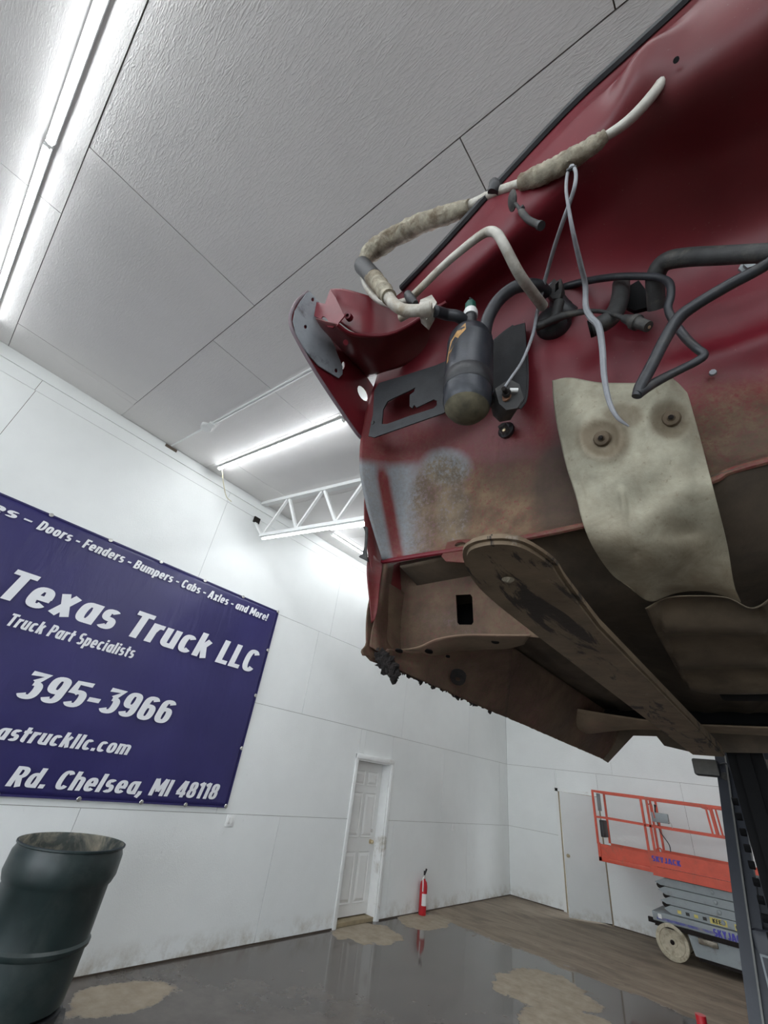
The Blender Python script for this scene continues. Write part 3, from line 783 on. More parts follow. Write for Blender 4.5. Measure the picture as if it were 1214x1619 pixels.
lathe('foot', [(0, 0), (.12, 0), (.12, .012), (.03, .02), (0, .02)], (rp.x, rp.y, 0), (0, 0, 1), M_REDX, rpo)

# ================================================================== SCISSOR LIFT
YL0, YL1 = 10.0, 10.76
sl = empty('scissor_lift', (-1.3, 10.4, 0), 'orange-red and grey scissor lift parked along the far wall', 'scissor lift')
XA, XM, XE = -2.97, -2.10, -.12
def rail(a, b, name='rail', w=.036): return beam(name, a, b, w, w, M_LIFTRED, sl)
# extension deck (open left end) and main deck
box('extension_toe_board', (XA+.03, YL0+.02, 1.10), (XM, YL0+.035, 1.285), M_LIFTRED, sl)
box('extension_sill', (XA, YL0, 1.035), (XM, YL0+.05, 1.10), M_LIFTRED, sl, bev=.004)
box('extension_floor', (XA, YL0+.05, 1.05), (XM, YL1-.05, 1.075), M_LIFTGREY, sl)
box('extension_toe_board', (XA+.03, YL1-.035, 1.10), (XM, YL1-.02, 1.285), M_LIFTRED, sl)
box('extension_sill', (XA, YL1-.05, 1.035), (XM, YL1, 1.10), M_LIFTRED, sl, bev=.004)
box('corner_plate', (XA, YL0, 1.035), (XA+.045, YL0+.04, 1.30), M_LIFTRED, sl)
box('corner_plate', (XM-.06, YL0-.012, 1.04), (XM+.05, YL0+.03, 1.33), M_LIFTRED, sl)
dk = box('deck_side', (XM, YL0-.01, 1.13), (XE, YL0+.02, 1.335), M_LIFTRED, sl)
box('deck_skirt', (XM-.03, YL0-.018, 1.005), (XE, YL0+.03, 1.125), M_LIFTRED, sl)
box('deck_side', (XM, YL1-.02, 1.005), (XE, YL1+.01, 1.335), M_LIFTRED, sl)
box('deck_floor', (XM, YL0+.03, 1.06), (XE, YL1-.03, 1.09), M_LIFTGREY, sl)
for yy in (YL0+.015, YL1-.015):
    zt, zm = 2.085, 1.675
    rail((XA, yy, zt), (XM+.02, yy, zt)); rail((XM-.05, yy, zt-.005), (XE, yy, zt-.005), w=.04)
    rail((XA, yy, zm+.008), (XM+.02, yy, zm), w=.026); rail((XM-.05, yy, zm), (XE, yy, zm+.01), w=.034)
    for x, z1 in ((XA+.012, zt), (XM-.045, zt), (XM+.045, zt), (XE-.02, zt)): rail((x, yy, 1.28), (x, yy, z1), 'post', .034)
    for x in (-1.155, -1.10): rail((x-.012, yy, zm), (x-.03, yy, zt-.02), 'gate_post', .026)
    rail((-1.19, yy, zt-.05), (-1.32, yy, zt-.01), 'gate_brace', .02)
for z in (2.085, 1.68): rail((XA+.012, YL0, z), (XA+.012, YL1, z), w=.03); rail((XE-.02, YL0, z), (XE-.02, YL1, z), w=.03)
box('notice_plate', (XA+.02, YL0+.20, 1.78), (XA+.03, YL0+.42, 2.06), M_LIFTGREY, sl)
box('document_box', (XA+.03, YL0+.16, 1.38), (XA+.09, YL0+.44, 1.64), M_BLACK, sl, bev=.01)
cb = box('control_box', (-2.02, YL0+.03, 1.745), (-1.77, YL0+.13, 1.885), M_LIFTGREY, sl, bev=.012)
tube('joystick', [Vector((-1.96, YL0+.08, 1.88)), Vector((-1.95, YL0+.08, 1.95)), Vector((-1.94, YL0+.08, 2.0))], [.012, .012, .022], M_BLACK, cb, seg=8)
tube('bail', [Vector((-2.04, YL0+.04, 1.99)), Vector((-1.99, YL0+.04, 2.0)), Vector((-1.98, YL0+.02, 1.9)), Vector((-1.97, YL0+.02, 1.8))], .009, M_LIFTRED, cb, seg=6)
tube('control_cable', [Vector((-1.95, YL0+.06, 1.75)), Vector((-1.93, YL0+.05, 1.62)), Vector((-1.83, YL0+.04, 1.46)), Vector((-1.82, YL0+.02, 1.36))], .008, M_BLACK, sl, seg=6)
tube('hook', [Vector((-1.78, YL0+.03, 1.77)), Vector((-1.74, YL0+.03, 1.76)), Vector((-1.73, YL0+.03, 1.69))], .006, M_CHROME, sl, seg=6)
tube('guard_loop', [Vector((-2.03, YL0-.02, 1.33)), Vector((-2.0, YL0-.02, 1.38)), Vector((-1.95, YL0-.02, 1.38)), Vector((-1.92, YL0-.02, 1.33))], .01, M_LIFTRED, sl, seg=6)
# scissor stack: pairs of folded arms
for k in range(4):
    z0 = .555+.112*k; xo = -2.13+(.05 if k % 2 else .0)+.04*(3-k)*.5
    for yy in (YL0+.04, YL1-.12):
        bm = bmesh.new()
        z1 = z0+.103
        P = [(xo, z0+.05), (xo+.10, z0), (XE-.05, z0), (XE, z0+.05), (XE-.05, z1), (xo+.10, z1)] if k % 2 == 0 else [(xo-.06, z0+.03), (xo+.02, z0), (XE-.05, z0), (XE, z0+.05), (XE-.05, z1), (xo+.09, z1)]
        A = [bm.verts.new((x, yy, z)) for x, z in P]; B = [bm.verts.new((x, yy+.075, z)) for x, z in P]
        bm.faces.new(A); bm.faces.new(B[::-1])
        for i in range(6): bm.faces.new((A[i], B[i], B[(i+1) % 6], A[(i+1) % 6]))
        arm = obj('scissor_arm', recalc(bm), M_LIFTGREY, sl)
        lathe('pivot_pin', [(0, .022), (.022, .02), (.03, .012), (.03, 0)], (-1.30+.02*k*-1, yy, z0+.055), (0, -1, 0), M_LIFTGREY, arm, seg=14)
    if k < 3:
        lathe('end_roller', [(0, -.01), (.045, -.01), (.045, .62), (0, .62)], (xo+.03, YL0+.07, z0+.108), (0, 1, 0), M_RUST, sl, seg=10)
# chassis
base = box('chassis', (-2.24, YL0-.02, .43), (XE+.05, YL1, .545), M_LIFTGREY, sl, bev=.012)
box('chassis_rail', (-2.22, YL0-.03, .375), (XE+.05, YL0+.02, .43), M_RUST, sl)
box('chassis_tongue', (-2.32, YL0+.02, .39), (-2.2, YL0+.08, .45), M_RUST, sl)
bm = bmesh.new()
P = [(-1.755, .43), (-1.79, .37), (-1.74, .14), (-.42, .14), (-.42, .43)]
A = [bm.verts.new((x, YL0-.005, z)) for x, z in P]; B = [bm.verts.new((x, YL1-.05, z)) for x, z in P]
bm.faces.new(A); bm.faces.new(B[::-1])
for i in range(5): bm.faces.new((A[i], B[i], B[(i+1) % 5], A[(i+1) % 5]))
obj('battery_tray', recalc(bm), M_LIFTGREY, sl)
box('tray_handle', (-1.66, YL0-.05, .30), (-1.42, YL0-.005, .37), simple('worn_bare_steel', (.30, .27, .22), .5, .6, dirt=(.1, .08, .06)), sl, bev=.01)
box('latch_opening', (-1.60, YL0-.012, .36), (-1.48, YL0-.004, .42), M_MAST, sl)
box('pothole_guard', (-1.70, YL0+.0, .10), (-.45, YL0+.03, .137), M_RUST, sl)
for x in (-2.02, -.30):
    for yy in (YL0-.03, YL1-.05):
        wv = lathe('wheel', [(0, .02), (.06, .02), (.065, .035), (.12, .03), (.165, .02), (.172, -.005), (.185, -.008), (.218, 0), (.222, .03), (.222, .09), (.2, .115), (0, .115)], (x, yy+(.0 if yy < 10.3 else .1), .222), (0, 1 if yy < 10.3 else -1, 0), M_WHEEL, sl, seg=36)
        hb = lathe('hub', [(0, -.012), (.02, -.012), (.028, .0), (.03, .03), (0, .03)], (x, yy, .222), (0, 1, 0), M_RUST, wv, seg=12)
# lettering and decals
YS = YL0-.012
def ltext(body, p0, p1, cap, mat, yy, bold=.02):
    a, b = at(*p0, Y=yy), at(*p1, Y=yy); 
    return text('lettering', body, a, (1, 0, 0), (0, 0, 1), cap, b.x-a.x, mat, sl, bold=bold, ext=.001)
ltext('SKYJACK', (1031, 1361), (1077, 1370), .075, M_INK, YL0-.0115, .03)
ltext('SKYJACK', (1129, 1480), (1180, 1490), .085, M_INK, YL0-.021, .03)
def decal(name, p0, p1, z0, z1, mat, yy):
    a, b = at(*p0, Y=yy), at(*p1, Y=yy)
    return box(name, (a.x, yy-.001, z0), (b.x, yy+.001, z1), mat, sl)
yk = YL0+.0385
a = at(1127, 1460, Y=yk)
box('warning_decal', (a.x-.03, yk-.001, a.z-.005), (a.x+.18, yk+.0005, a.z+.068), M_YELLOW, sl)
ltext('KEEP', (1127, 1459), (1146, 1462), .05, M_BLACKTXT, yk-.0012, .03)
box('warning_decal', (a.x+.27, yk-.001, a.z-.015), (a.x+.50, yk+.0005, a.z+.058), M_YELLOW, sl)
text('lettering', 'CLEAR', (a.x+.28, yk-.0015, a.z-.005), (1, 0, 0), (0, 0, 1), .05, .2, M_BLACKTXT, sl, bold=.03, ext=.0005)
for k in range(4):
    xk = a.x-.12-.11*k
    box('warning_stripe', (xk, yk-.001, a.z+.01), (xk+.05, yk+.0005, a.z+.05), M_BLACKTXT if k % 2 == 0 else M_YELLOW, sl)
M_STRIPE = simple('faded_blue_stripe', (.10, .11, .34), .6, var=.3, scale=20, dirt=(.27, .25, .22), dirt_amt=.5)
box('blue_stripe', (-2.18, YL0-.0215, .455), (-1.36, YL0-.020, .485), M_STRIPE, sl)
box('capacity_sticker', (-2.16, YL0-.0225, .47), (-2.11, YL0-.0205, .525), M_WHITE, sl)

# ================================================================== FORKLIFT
fk = empty('forklift', LOC(.17, 3.4, -H/S), 'dark forklift at the right edge holding up the truck cab', 'forklift')
# forks (plan outline of the left one read from the photo)
def fork(dx, mirror=False):
    out = [(-.262, .445), (-.290, .50), (-.311, .60), (-.3145, .80), (-.3145, 2.60), (-.190, 2.60), (-.190, .80), (-.178, .60), (-.172, .53), (-.186, .462), (-.222, .437)]
    out = [(-.315, .80) if p == (-.3145, .80) else p for p in out]
    tip = [Vector((x, y, 0)) for x, y in (out[6:] + out[:4])]
    smt = [cr(tip, k/5) for k in range(5*(len(tip)-1)+1)]
    out = [out[4], out[5]]+[(q.x, q.y) for q in smt]
    bm = bmesh.new(); A, B = [], []
    for x, y in out:
        if mirror: x = -.5015-x
        zb = .268-.007*(y-.45)
        th = .016+.030*min(1, max(0, (y-.44)/1.2))
        A.append(bm.verts.new(LOC(x+dx, y, zb))); B.append(bm.verts.new(LOC(x+dx, y, zb+th)))
    bm.faces.new(A); bm.faces.new(B[::-1])
    n = len(A)
    for i in range(n): bm.faces.new((A[i], A[(i+1) % n], B[(i+1) % n], B[i]))
    recalc(bm)
    es = [e for e in bm.edges if e.is_boundary is False and abs(e.verts[0].co.z-e.verts[1].co.z) < .02 and len(e.link_faces) == 2 and any(len(f.verts) > 4 for f in e.link_faces)]
    bmesh.ops.bevel(bm, geom=es, offset=.005, segments=2, affect='EDGES')
    f = obj('fork', bm, M_FORK, fk)
    obj('shank', bbox(bmesh.new(), LOC(-.3145+dx, 2.56, .31), LOC(-.19+dx, 2.61, .95)), M_FORK, f)
    lathe('dried_blob', [(0, .004), (.004, .0038), (.007, .0015), (.008, 0)], C(803, 916, .545) if dx == 0 else LOC(-.25+dx, .6, .268), (0, 0, -1), M_WRAP, f, seg=10)
    return f
fork(0); fork(.845, True)
bm = bmesh.new()
for xa, xb in ((-.19, -.06), (.40, .53)):
    bbox(bm, LOC(xa, 2.70, -2.05), LOC(xb, 2.86, 1.1))
obj('outer_mast', bm, M_MAST, fk)
for xa in (-.155, .42):
    obj('lift_chain', bbox(bmesh.new(), LOC(xa, 2.672, -1.9), LOC(xa+.05, 2.695, 1.0)), M_MAST, fk)
for z in (-1.6, -.5, .55): obj('mast_crossbar', bbox(bmesh.new(), LOC(-.19, 2.87, z), LOC(.53, 2.93, z+.12)), M_MAST, fk)
lathe('lift_cylinder', [(0, 0), (.05, 0), (.05, 2.2), (.03, 2.25), (.03, 2.7), (0, 2.7)], LOC(.17, 2.79, -2.0), (0, 0, 1), M_MAST, fk, seg=16)
obj('carriage_bar', bbox(bmesh.new(), LOC(-.42, 2.615, .36), LOC(.76, 2.66, .46)), M_MAST, fk)
obj('carriage_bar', bbox(bmesh.new(), LOC(-.42, 2.615, .78), LOC(.76, 2.66, .88)), M_MAST, fk)
for k in range(14):
    z = -.62+.055*k
    lathe('hose_clip', [(0, 0), (.012, 0), (.012, .018), (0, .018)], LOC(-.197, 2.74, z), (-1, 0, 0), M_MAST, fk, seg=8)
# overhead guard pillars
def pillar(pp, name='guard_pillar'):
    o = None
    for (t, dx, w, mat) in ((0, -.024, .046, M_NAVY), (1, .022, .042, M_MAST)):
        bm = bmesh.new()
        for a, b in zip(pp, pp[1:]): bbeam(bm, a+Vector((dx*S, .01*t, 0)), b+Vector((dx*S, .01*t, 0)), w*S, .09*S, up=(0, 1, 0))
        q = obj(name if t == 0 else 'pillar_channel', bm, M_NAVY, fk if t == 0 else o)
        o = o or q
    bm = bmesh.new()
    for a, b in zip(pp, pp[1:]): bbeam(bm, a+Vector((.0, -.048*S, 0)), b+Vector((.0, -.048*S, 0)), .006, .012, up=(0, 1, 0))
    obj('pillar_lip', bm, simple('pillar_highlight', (.16, .16, .15), .5, .3), o)  # highlight line painted as a paler colour along the pillar
    return o
pt = C(1148, 1197, 3.25); pb_ = C(1214, 1655, 2.95)
pillar([pt, pb_])
pillar([Vector((.29*S*2-pt.x-.29*S, pt.y, pt.z)), Vector((.29*S*2-pb_.x-.29*S+.05, pb_.y, pb_.z))])
obj('guard_roof', bbox(bmesh.new(), (pt.x-.02, pt.y-.02, pt.z), (pt.x+.75, pt.y+1.2, pt.z+.05)), M_NAVY, fk)
for xx in (pt.x, pt.x+.68): beam('rear_pillar', (xx, pt.y+1.15, pt.z), (xx, pt.y+1.35, 1.05), .07, .09, M_NAVY, fk, up=(0, 1, 0))
# work lamp on the pillar
lc = C(1117, 1214, 3.2)
lamp = box('work_lamp', lc-Vector((.050, .03, .034)), lc+Vector((.050, .03, .034)), M_BLACK, fk, bev=.008)
box('lamp_glass', lc-Vector((.045, .0335, .029)), lc+Vector((.045, -.029, .029)), simple('dusty_lamp_glass', (.055, .050, .038), .35, var=.2, scale=60), lamp)
tube('lamp_bracket', [lc+Vector((.045, .0, -.03)), lc+Vector((.09, .0, -.045)), pt+Vector((.0, 0, -.09))], .008, M_CHROME, lamp, seg=6)
tube('lamp_wire', [lc+Vector((.048, 0, .015)), lc+Vector((.085, -.03, .02)), lc+Vector((.10, -.03, -.03)), lc+Vector((.13, -.04, -.02)), pt+Vector((.05, -.05, -.14))], .004, M_BLACK, lamp, seg=6)
lathe('lamp_clamp', [(0, -.014), (.016, -.014), (.019, 0), (.016, .014), (0, .014)], pt+Vector((-.02, -.055, -.085)), (.3, -1, 0), M_BLACKDUST, lamp, seg=10)
# hull, dash, wheels
hull = obj('hull', bbox(bmesh.new(), LOC(-.37, 3.02, -1.75), LOC(.74, 4.7, -.62), .03), M_NAVY, fk, smooth=True)
obj('cowl', bbox(bmesh.new(), LOC(-.30, 2.99, -.62), LOC(.70, 3.18, -.36), .02), M_NAVY, fk, smooth=True)
dash = C(1196, 1402, 3.3)
obj('dash_panel', bbox(bmesh.new(), dash-Vector((.055, .04, .14)), dash+Vector((.5, .08, .035)), .012), simple('grey_dash', (.085, .09, .10), .5), fk, smooth=True)
dp = C(1214, 1535, 2.93)
box('side_decal', dp+Vector((-.012, -.004, -.05)), dp+Vector((.08, .0, .04)), M_LIFTGREY, fk)
box('side_decal_field', dp+Vector((-.006, -.006, -.044)), dp+Vector((.074, -.003, .034)), M_NAVY, fk)
for x in (-.30, .62):
    wheel('wheel', LOC(x, 3.0, 0)*1.0+Vector((0, 0, .32-H)), (1, 0, 0), .32, .2, M_BLACKDUST, fk, M_LIFTGREY)
    wheel('wheel', LOC(x, 4.45, 0)+Vector((0, 0, .26-H)), (1, 0, 0), .26, .18, M_BLACKDUST, fk, M_LIFTGREY)
obj('counterweight', bbox(bmesh.new(), LOC(-.37, 4.7, -1.75), LOC(.74, 5.2, -.75), .08), M_NAVY, fk, smooth=True)

# ================================================================== TRUCK CAB
cabo = empty('truck_cab', LOC(.19, 1.6, .2), 'red truck cab front half seen from below on the forklift', 'truck cab')
def sm(a, b, x):
    t = max(0, min(1, (x-a)/(b-a))); return t*t*(3-2*t)
def blob(px, py, cx, cy, rx, ry): 
    d = math.hypot((px-cx)/rx, (py-cy)/ry); return 1-sm(.55, 1.1, d)
def fw_wear(px, py, p):
    dirt = sm(690, 800, py+.10*(px-700))*sm(600, 720, px)*.75
    dirt *= 1-.75*blob(px, py, 800, 690, 120, 45)
    dirt = max(dirt, .62*blob(px, py, 700, 790, 60, 85))
    dirt = max(dirt, .75*sm(800, 880, py)*sm(640, 720, px))
    dirt = max(dirt, .62*sm(560, 690, py)*sm(1040, 1130, px))
    dirt = max(dirt, .16*sm(560, 760, py))
    prim = sm(722, 748, py+.12*abs(px-620))*(1-sm(615, 735, px-.0*py))*.95
    prim = max(prim, .8*blob(px, py, 705, 740, 50, 38), .6*blob(px, py, 715, 810, 36, 70))
    edge = 592+ (py-740)*.16
    stripe = math.exp(-((px-(edge+10+(py-740)*.03))/9.5)**2)*sm(722, 760, py)
    prim *= 1-.97*min(1, stripe*1.3)
    grime_shade = .75*blob(px, py, 905, 790, 70, 120)+.4*blob(px, py, 850, 745, 110, 50)+.55*sm(600, 720, py)*sm(1060, 1200, px)
    grime_shade = max(grime_shade, .35*sm(480, 300, py)*sm(880, 1050, px))  # shade of the cowl underside painted into the upper right
    return dirt, prim, min(.8, grime_shade)
_cols = [
 [(606, 889, .775), (600, 872, .742), (578, 795, .665), (568, 728, .622), (576, 660, .612), (596, 596, .60), (606, 558, .585), (616, 520, .545), (637, 456, .470)],
 [(660, 880, .775), (657, 862, .795), (652, 790, .775), (650, 720, .725), (655, 650, .675), (662, 590, .62), (672, 535, .575), (686, 468, .49), (700, 390, .425)],
 [(760, 864, .775), (760, 845, .80), (760, 780, .785), (760, 700, .745), (760, 620, .69), (760, 530, .625), (766, 462, .555), (772, 402, .465), (790, 291, .400)],
 [(905, 836, .775), (902, 818, .80), (892, 765, .79), (886, 700, .76), (882, 610, .71), (885, 480, .645), (888, 385, .56), (890, 288, .442), (900, 174, .380)],
 [(1020, 806, .785), (1018, 790, .81), (1010, 735, .81), (1005, 660, .795), (1000, 570, .755), (1000, 440, .69), (995, 325, .57), (985, 200, .430), (995, 86, .368)],
 [(1125, 762, .80), (1122, 745, .825), (1116, 695, .825), (1110, 620, .815), (1106, 520, .78), (1105, 400, .725), (1100, 265, .575), (1095, 122, .418), (1095, -6, .360)],
 [(1214, 730, .80), (1213, 712, .83), (1213, 660, .83), (1213, 585, .825), (1213, 485, .79), (1213, 352, .725), (1213, 215, .58), (1213, 35, .412), (1213, -130, .352)]]
grid = [[C(*_cols[c][r]) for c in range(7)] for r in range(9)]
for r in range(9):   # the far half of the bulkhead, beyond the frame
    e = grid[r][6]; base_y = e.y
    for X, dy in ((.55, .0), (.85, .01), (1.10, .03)): grid[r].append(Vector((X*S, base_y+dy*S, e.z)))
    if r == 8:
        for q in (7, 8, 9): grid[r][q].y += (.0, .03, .09)[q-7]*S
def fw_fn(p, u, v):
    q = p.copy(); X, Z = p.x/S, (p.z-H)/S
    # pressed beads and bulges of the bulkhead
    q.y -= .018*S*math.exp(-((X+.52)/.10)**2-((Z-.86)/.05)**2)
    q.y -= .030*S*math.exp(-(((X-.10)-.6*(Z-1.12))/.05)**2)*sm(1.06, 1.12, Z)*(1-sm(1.16, 1.2, Z))
    q.y -= .016*S*math.exp(-((Z-.80)/.03)**2)*sm(-.05, .1, X)
    q.y += .012*S*math.exp(-((X-.16)/.03)**2-((Z-.72)/.05)**2)
    return q
fw = sheet('firewall', grid, 16, 14, M_PAINT, cabo, fw_wear, .003, fw_fn)
def row_at(r, d=(0, 0, 0)): return [grid[r][c]+Vector(d) for c in range(len(grid[0]))]
# black seal along the cowl edge
btop = row_at(8, (0, -.001, .002)); btop[0] = btop[0]+Vector((-.002, 0, 0))
tube('cowl_seal', btop, .0105*S, M_BLACK, cabo, seg=8, sub=8)
cowl = [[p+Vector((0, 0, .003)) for p in btop], [p+Vector((0, .10, .05)) for p in btop], [p+Vector((0, .30, .10)) for p in btop]]
sheet('cowl_top', cowl, 6, 4, M_PAINT, cabo, (0, 0, 0), .003)
# rolled flange along the bottom edge
fl_ = row_at(0)
tube('flange', [p+Vector((0, -.004, -.001)) for p in fl_], .0065*S, M_PAINT, cabo, seg=8, sub=8)
setwear(cabo.children[-1].data, lambda px, py, p: (.35*sm(680, 760, px), 0, 0))
# flange tab with slot
plate('flange_tab', [(698, 880), (703, 872), (707, 858), (722, 854), (748, 853), (760, 858), (772, 868), (780, 872), (770, 884), (735, 890), (705, 888)], [oval(728, 861.5, 9, 4.2, -6, 12)],
      ((700, 880, .765), (775, 872, .765), (735, 852, .785)), .0025, M_PAINT, cabo, (.25, 0, .25))

# ---- fender bracket at the upper left: side plate, primer flange, shelf, cowl side
PA = (at(487, 461, X=-.72*S), at(572, 690, X=-.72*S), at(597, 600, X=-.715*S))
side_out = [(486, 461), (502, 478), (497, 500), (512, 520), (545, 556), (578, 594), (592, 615), (590, 652), (582, 690), (575, 694), (567, 690), (545, 658), (500, 590), (466, 530), (458, 510), (459, 497), (470, 475)]
sp_ = plate('fender_bracket', side_out, [oval(573, 622, 6.5, 13.5, -28), oval(542, 578, 2.6, 6.5, 8, 10)], PA, .003*S, M_PAINT, cabo, (.03, 0, 0))
pf = plate('primer_flange', [(485, 463), (489, 461), (504, 478), (499, 498), (512, 516), (527, 545), (541, 580), (541, 592), (535, 598), (528, 594), (503, 578), (484, 556), (468, 528), (463, 508), (466, 492), (475, 476)],
      [oval(494, 474, 2.6, 3.2), oval(482.5, 517, 2.6, 3.2), oval(531, 586, 2.8, 3.4)], [p+Vector((.006, -.003, 0)) for p in PA], .003*S, M_PRIMER, cabo)
# curled outer lip of the bracket
lp = [at(*q, X=-.722*S) for q in ((486, 462), (470, 476), (460, 495), (459, 511), (467, 532), (500, 590), (545, 658), (568, 690), (576, 694))]
tube('bracket_lip', lp, .005*S, M_PAINT, sp_, seg=8, sub=5); setwear(sp_.children[-1].data, (0, .55, 0))
# shelf facing down between bracket and bulkhead, shade painted into its colour
lip = [(499, 503, .335), (515, 508, .345), (533, 513, .36), (553, 527, .40), (580, 531, .44), (613, 529, .475), (642, 517, .492), (672, 498, .50), (705, 478, .51)]
mid = [(512, 522, .38), (532, 542, .42), (550, 555, .46), (570, 565, .49), (596, 566, .52), (622, 550, .535), (650, 535, .545), (690, 512, .56), (725, 492, .57)]
bak = [(548, 560, .49), (560, 574, .53), (572, 588, .57), (582, 596, .585), (606, 588, .580), (634, 580, .60), (668, 566, .61), (705, 548, .62), (740, 532, .625)]
sheet('bracket_shelf', [[C(*q) for q in lip], [C(*q) for q in mid], [C(*q) for q in bak]], 5, 6, M_PAINT, cabo, lambda px, py, p: (.05, 0, .30), .0025)
tube('shelf_lip', [C(*q) for q in lip[2:]], .005*S, M_PAINT, cabo, seg=8, sub=5); setwear(cabo.children[-1].data, (0, 0, 0))
# tongue with oval hole, and cowl side wall rising behind the shelf
plate('bracket_tongue', [(501, 478), (514, 481), (522, 458), (530, 470), (545, 500), (534, 513), (526, 519), (518, 517), (514, 508), (501, 502), (497, 500)], [oval(514, 508, 4.5, 8, -28)],
      (at(500, 500, Y=.345*S), at(522, 460, Y=.345*S), at(534, 512, Y=.365*S)), .003*S, M_PAINT, cabo, (0, 0, 0))
csw = [[(523, 457, .352), (533, 456.5, .356), (548, 458, .37), (580, 467, .41), (606, 475, .45), (630, 466, .475), (650, 445, .47)],
       [(519, 472, .36), (535, 480, .375), (556, 490, .40), (588, 497, .44), (622, 496, .485), (648, 484, .50), (672, 465, .50)],
       [(516, 492, .36), (535, 508, .385), (558, 524, .415), (588, 531, .455), (622, 528, .50), (655, 512, .52), (690, 490, .53)]]
sheet('cowl_side', [[C(*q) for q in r] for r in csw], 6, 8, M_PAINT, cabo, (.02, 0, 0), .0025)
lathe('threaded_insert', [(.004, .014), (.008, .014), (.009, 0), (.004, 0)], C(553, 503, .395), (.3, -.8, -.5), M_PAINT, cabo, seg=12); setwear(cabo.children[-1].data, (0, 0, 0))
lathe('pierced_hole', [(0, .002), (.0065, .002), (.0065, 0)], C(547, 541, .415), (0, -.5, -1), MATS['paint'], cabo, seg=12); setwear(cabo.children[-1].data, (.1, 0, 0))

# ---- black accumulator carrier plate with window
PB = ((584, 692, .598), (692, 655, .630), (600, 610, .572))
cp_ = plate('carrier_plate', [(583, 690), (590, 655), (592, 618), (600, 606), (640, 594), (690, 578), (742, 556), (748, 560), (748, 630), (700, 654), (660, 668), (620, 682), (592, 692)],
      [[(604, 671), (606, 648), (613, 635), (622, 630), (650, 617), (657, 613), (655, 620), (648, 625), (648, 643), (652, 646), (655, 641), (659, 645), (686, 632), (691, 634), (691, 641), (686, 646), (648, 658), (612, 671)]], PB, .004*S, M_BLACK, cabo)
for q in ((599, 627), (590, 669), (636, 671)): lathe('plate_bolt', [(0, .005), (.005, .004), (.006, 0)], C(q[0], q[1], .592+.0005*(q[0]-590)), (0, -1, -.3), M_BLACKDUST, cp_, seg=8)
box('plate_tab', C(655, 633, .648)-Vector((.012, .0, .012)), C(655, 633, .648)+Vector((.014, .004, .012)), M_BLACK, cp_)
rp_ = plate('carrier_wing', [(772, 548), (795, 528), (812, 516), (830, 511), (832, 540), (833, 600), (831, 628), (822, 645), (806, 652), (786, 640), (776, 610)], [], ((775, 560, .630), (830, 540, .635), (810, 645, .665)), .004*S, M_BLACK, cabo)
tube('wing_edge', [C(*q) for q in ((772, 548, .625), (795, 528, .628), (812, 516, .630))], .004, M_BLACK, rp_, seg=6)
ptube('wing_fold', [(833, 560, .637), (834, 600, .650), (831, 632, .662), (822, 646, .664)], 2.2, M_BLACK, rp_, seg=6)

# ---- accumulator canister
ab, atp = C(738, 640, .525), C(744, 530, .525)
ax = (atp-ab).normalized(); L = (atp-ab).length; ra = 37.5*depth((ab+atp)/2)/F
rb = 38.5*depth(ab)/F
acc = lathe('accumulator', [(0, -.030), (rb*.35, -.028), (rb*.72, -.019), (rb*.93, -.006), (rb, .008), (rb, L*.2), (ra, L*.5), (ra*.985, L*.80), (ra*1.0, L*.81), (ra*1.0, L*.83), (ra*.95, L*.86), (ra*.96, L*.90), (ra*.84, L*.97), (ra*.62, L*1.03), (ra*.30, L*1.06), (ra*.27, L*1.12), (0, L*1.12)], ab, ax, M_ACC, cabo, seg=40)
lathe('clamp_band', [(rb*1.0, L*.16), (rb*1.04, L*.17), (rb*1.04, L*.33), (rb*1.0, L*.34)], ab, ax, M_BLACK, acc, seg=40)
# orange sticker remains on the left of the canister
bm = bmesh.new(); view = (Vector((0, 0, H))-ab); view = (view-ax*view.dot(ax)).normalized(); sid = ax.cross(view)
def on_can(a, h, k=1.006): 
    a = math.radians(a); return ab+ax*(L*h)+(view*math.cos(a)+sid*math.sin(a))*(ra*k)
sgn = -1 if sid.dot(R_) > 0 else 1
lathe('dusty_bottom', [(0, -.0306), (rb*.35, -.0286), (rb*.72, -.0196), (rb*.9, -.0090)], ab, ax, simple('tan_dust', (.10, .088, .055), .8, var=.5, scale=45), acc, seg=30)
P = [(72, .50), (70, .74), (35, .80), (33, .72), (52, .65), (60, .58), (66, .50)]
for j in range(len(P)-1): pass
cv = [bm.verts.new(on_can(sgn*a, h)) for a, h in ((66, .44), (62, .58), (54, .72), (36, .80), (14, .88), (12, .78), (28, .70), (46, .58), (58, .45))]
bm.faces.new((cv[0], cv[1], cv[7], cv[8])); bm.faces.new((cv[1], cv[2], cv[6], cv[7])); bm.faces.new((cv[2], cv[3], cv[6])); bm.faces.new((cv[3], cv[4], cv[5], cv[6]))
obj('sticker_remains', bm, M_ORANGE, acc)
vb = ab+ax*(L*1.12)
r1 = 9*depth(vb)/F
vb2 = C(744, 507, .515); va = (C(744, 478, .512)-vb2).normalized()
lathe('valve_fitting', [(0, -.03), (r1*.8, -.03), (r1*1.0, -.005), (r1*1.05, 0), (r1*1.05, .014), (0, .014)], vb2, va, M_BLACK, acc, seg=14)
lathe('valve_collar', [(0, .012), (r1*1.22, .012), (r1*1.25, .026), (r1*1.15, .030), (0, .030)], vb2, va, M_WHITE, acc, seg=18)
lathe('valve_cap', [(0, .029), (r1*1.05, .029), (r1*1.0, .052), (r1*.85, .056), (0, .056)], vb2, va, M_GREEN, acc, seg=8)
tube('cap_tether', [vb2+va*.055, vb2+va*.066+R_*.004, vb2+va*.074-R_*.002], .002, M_BLACK, acc, seg=6)
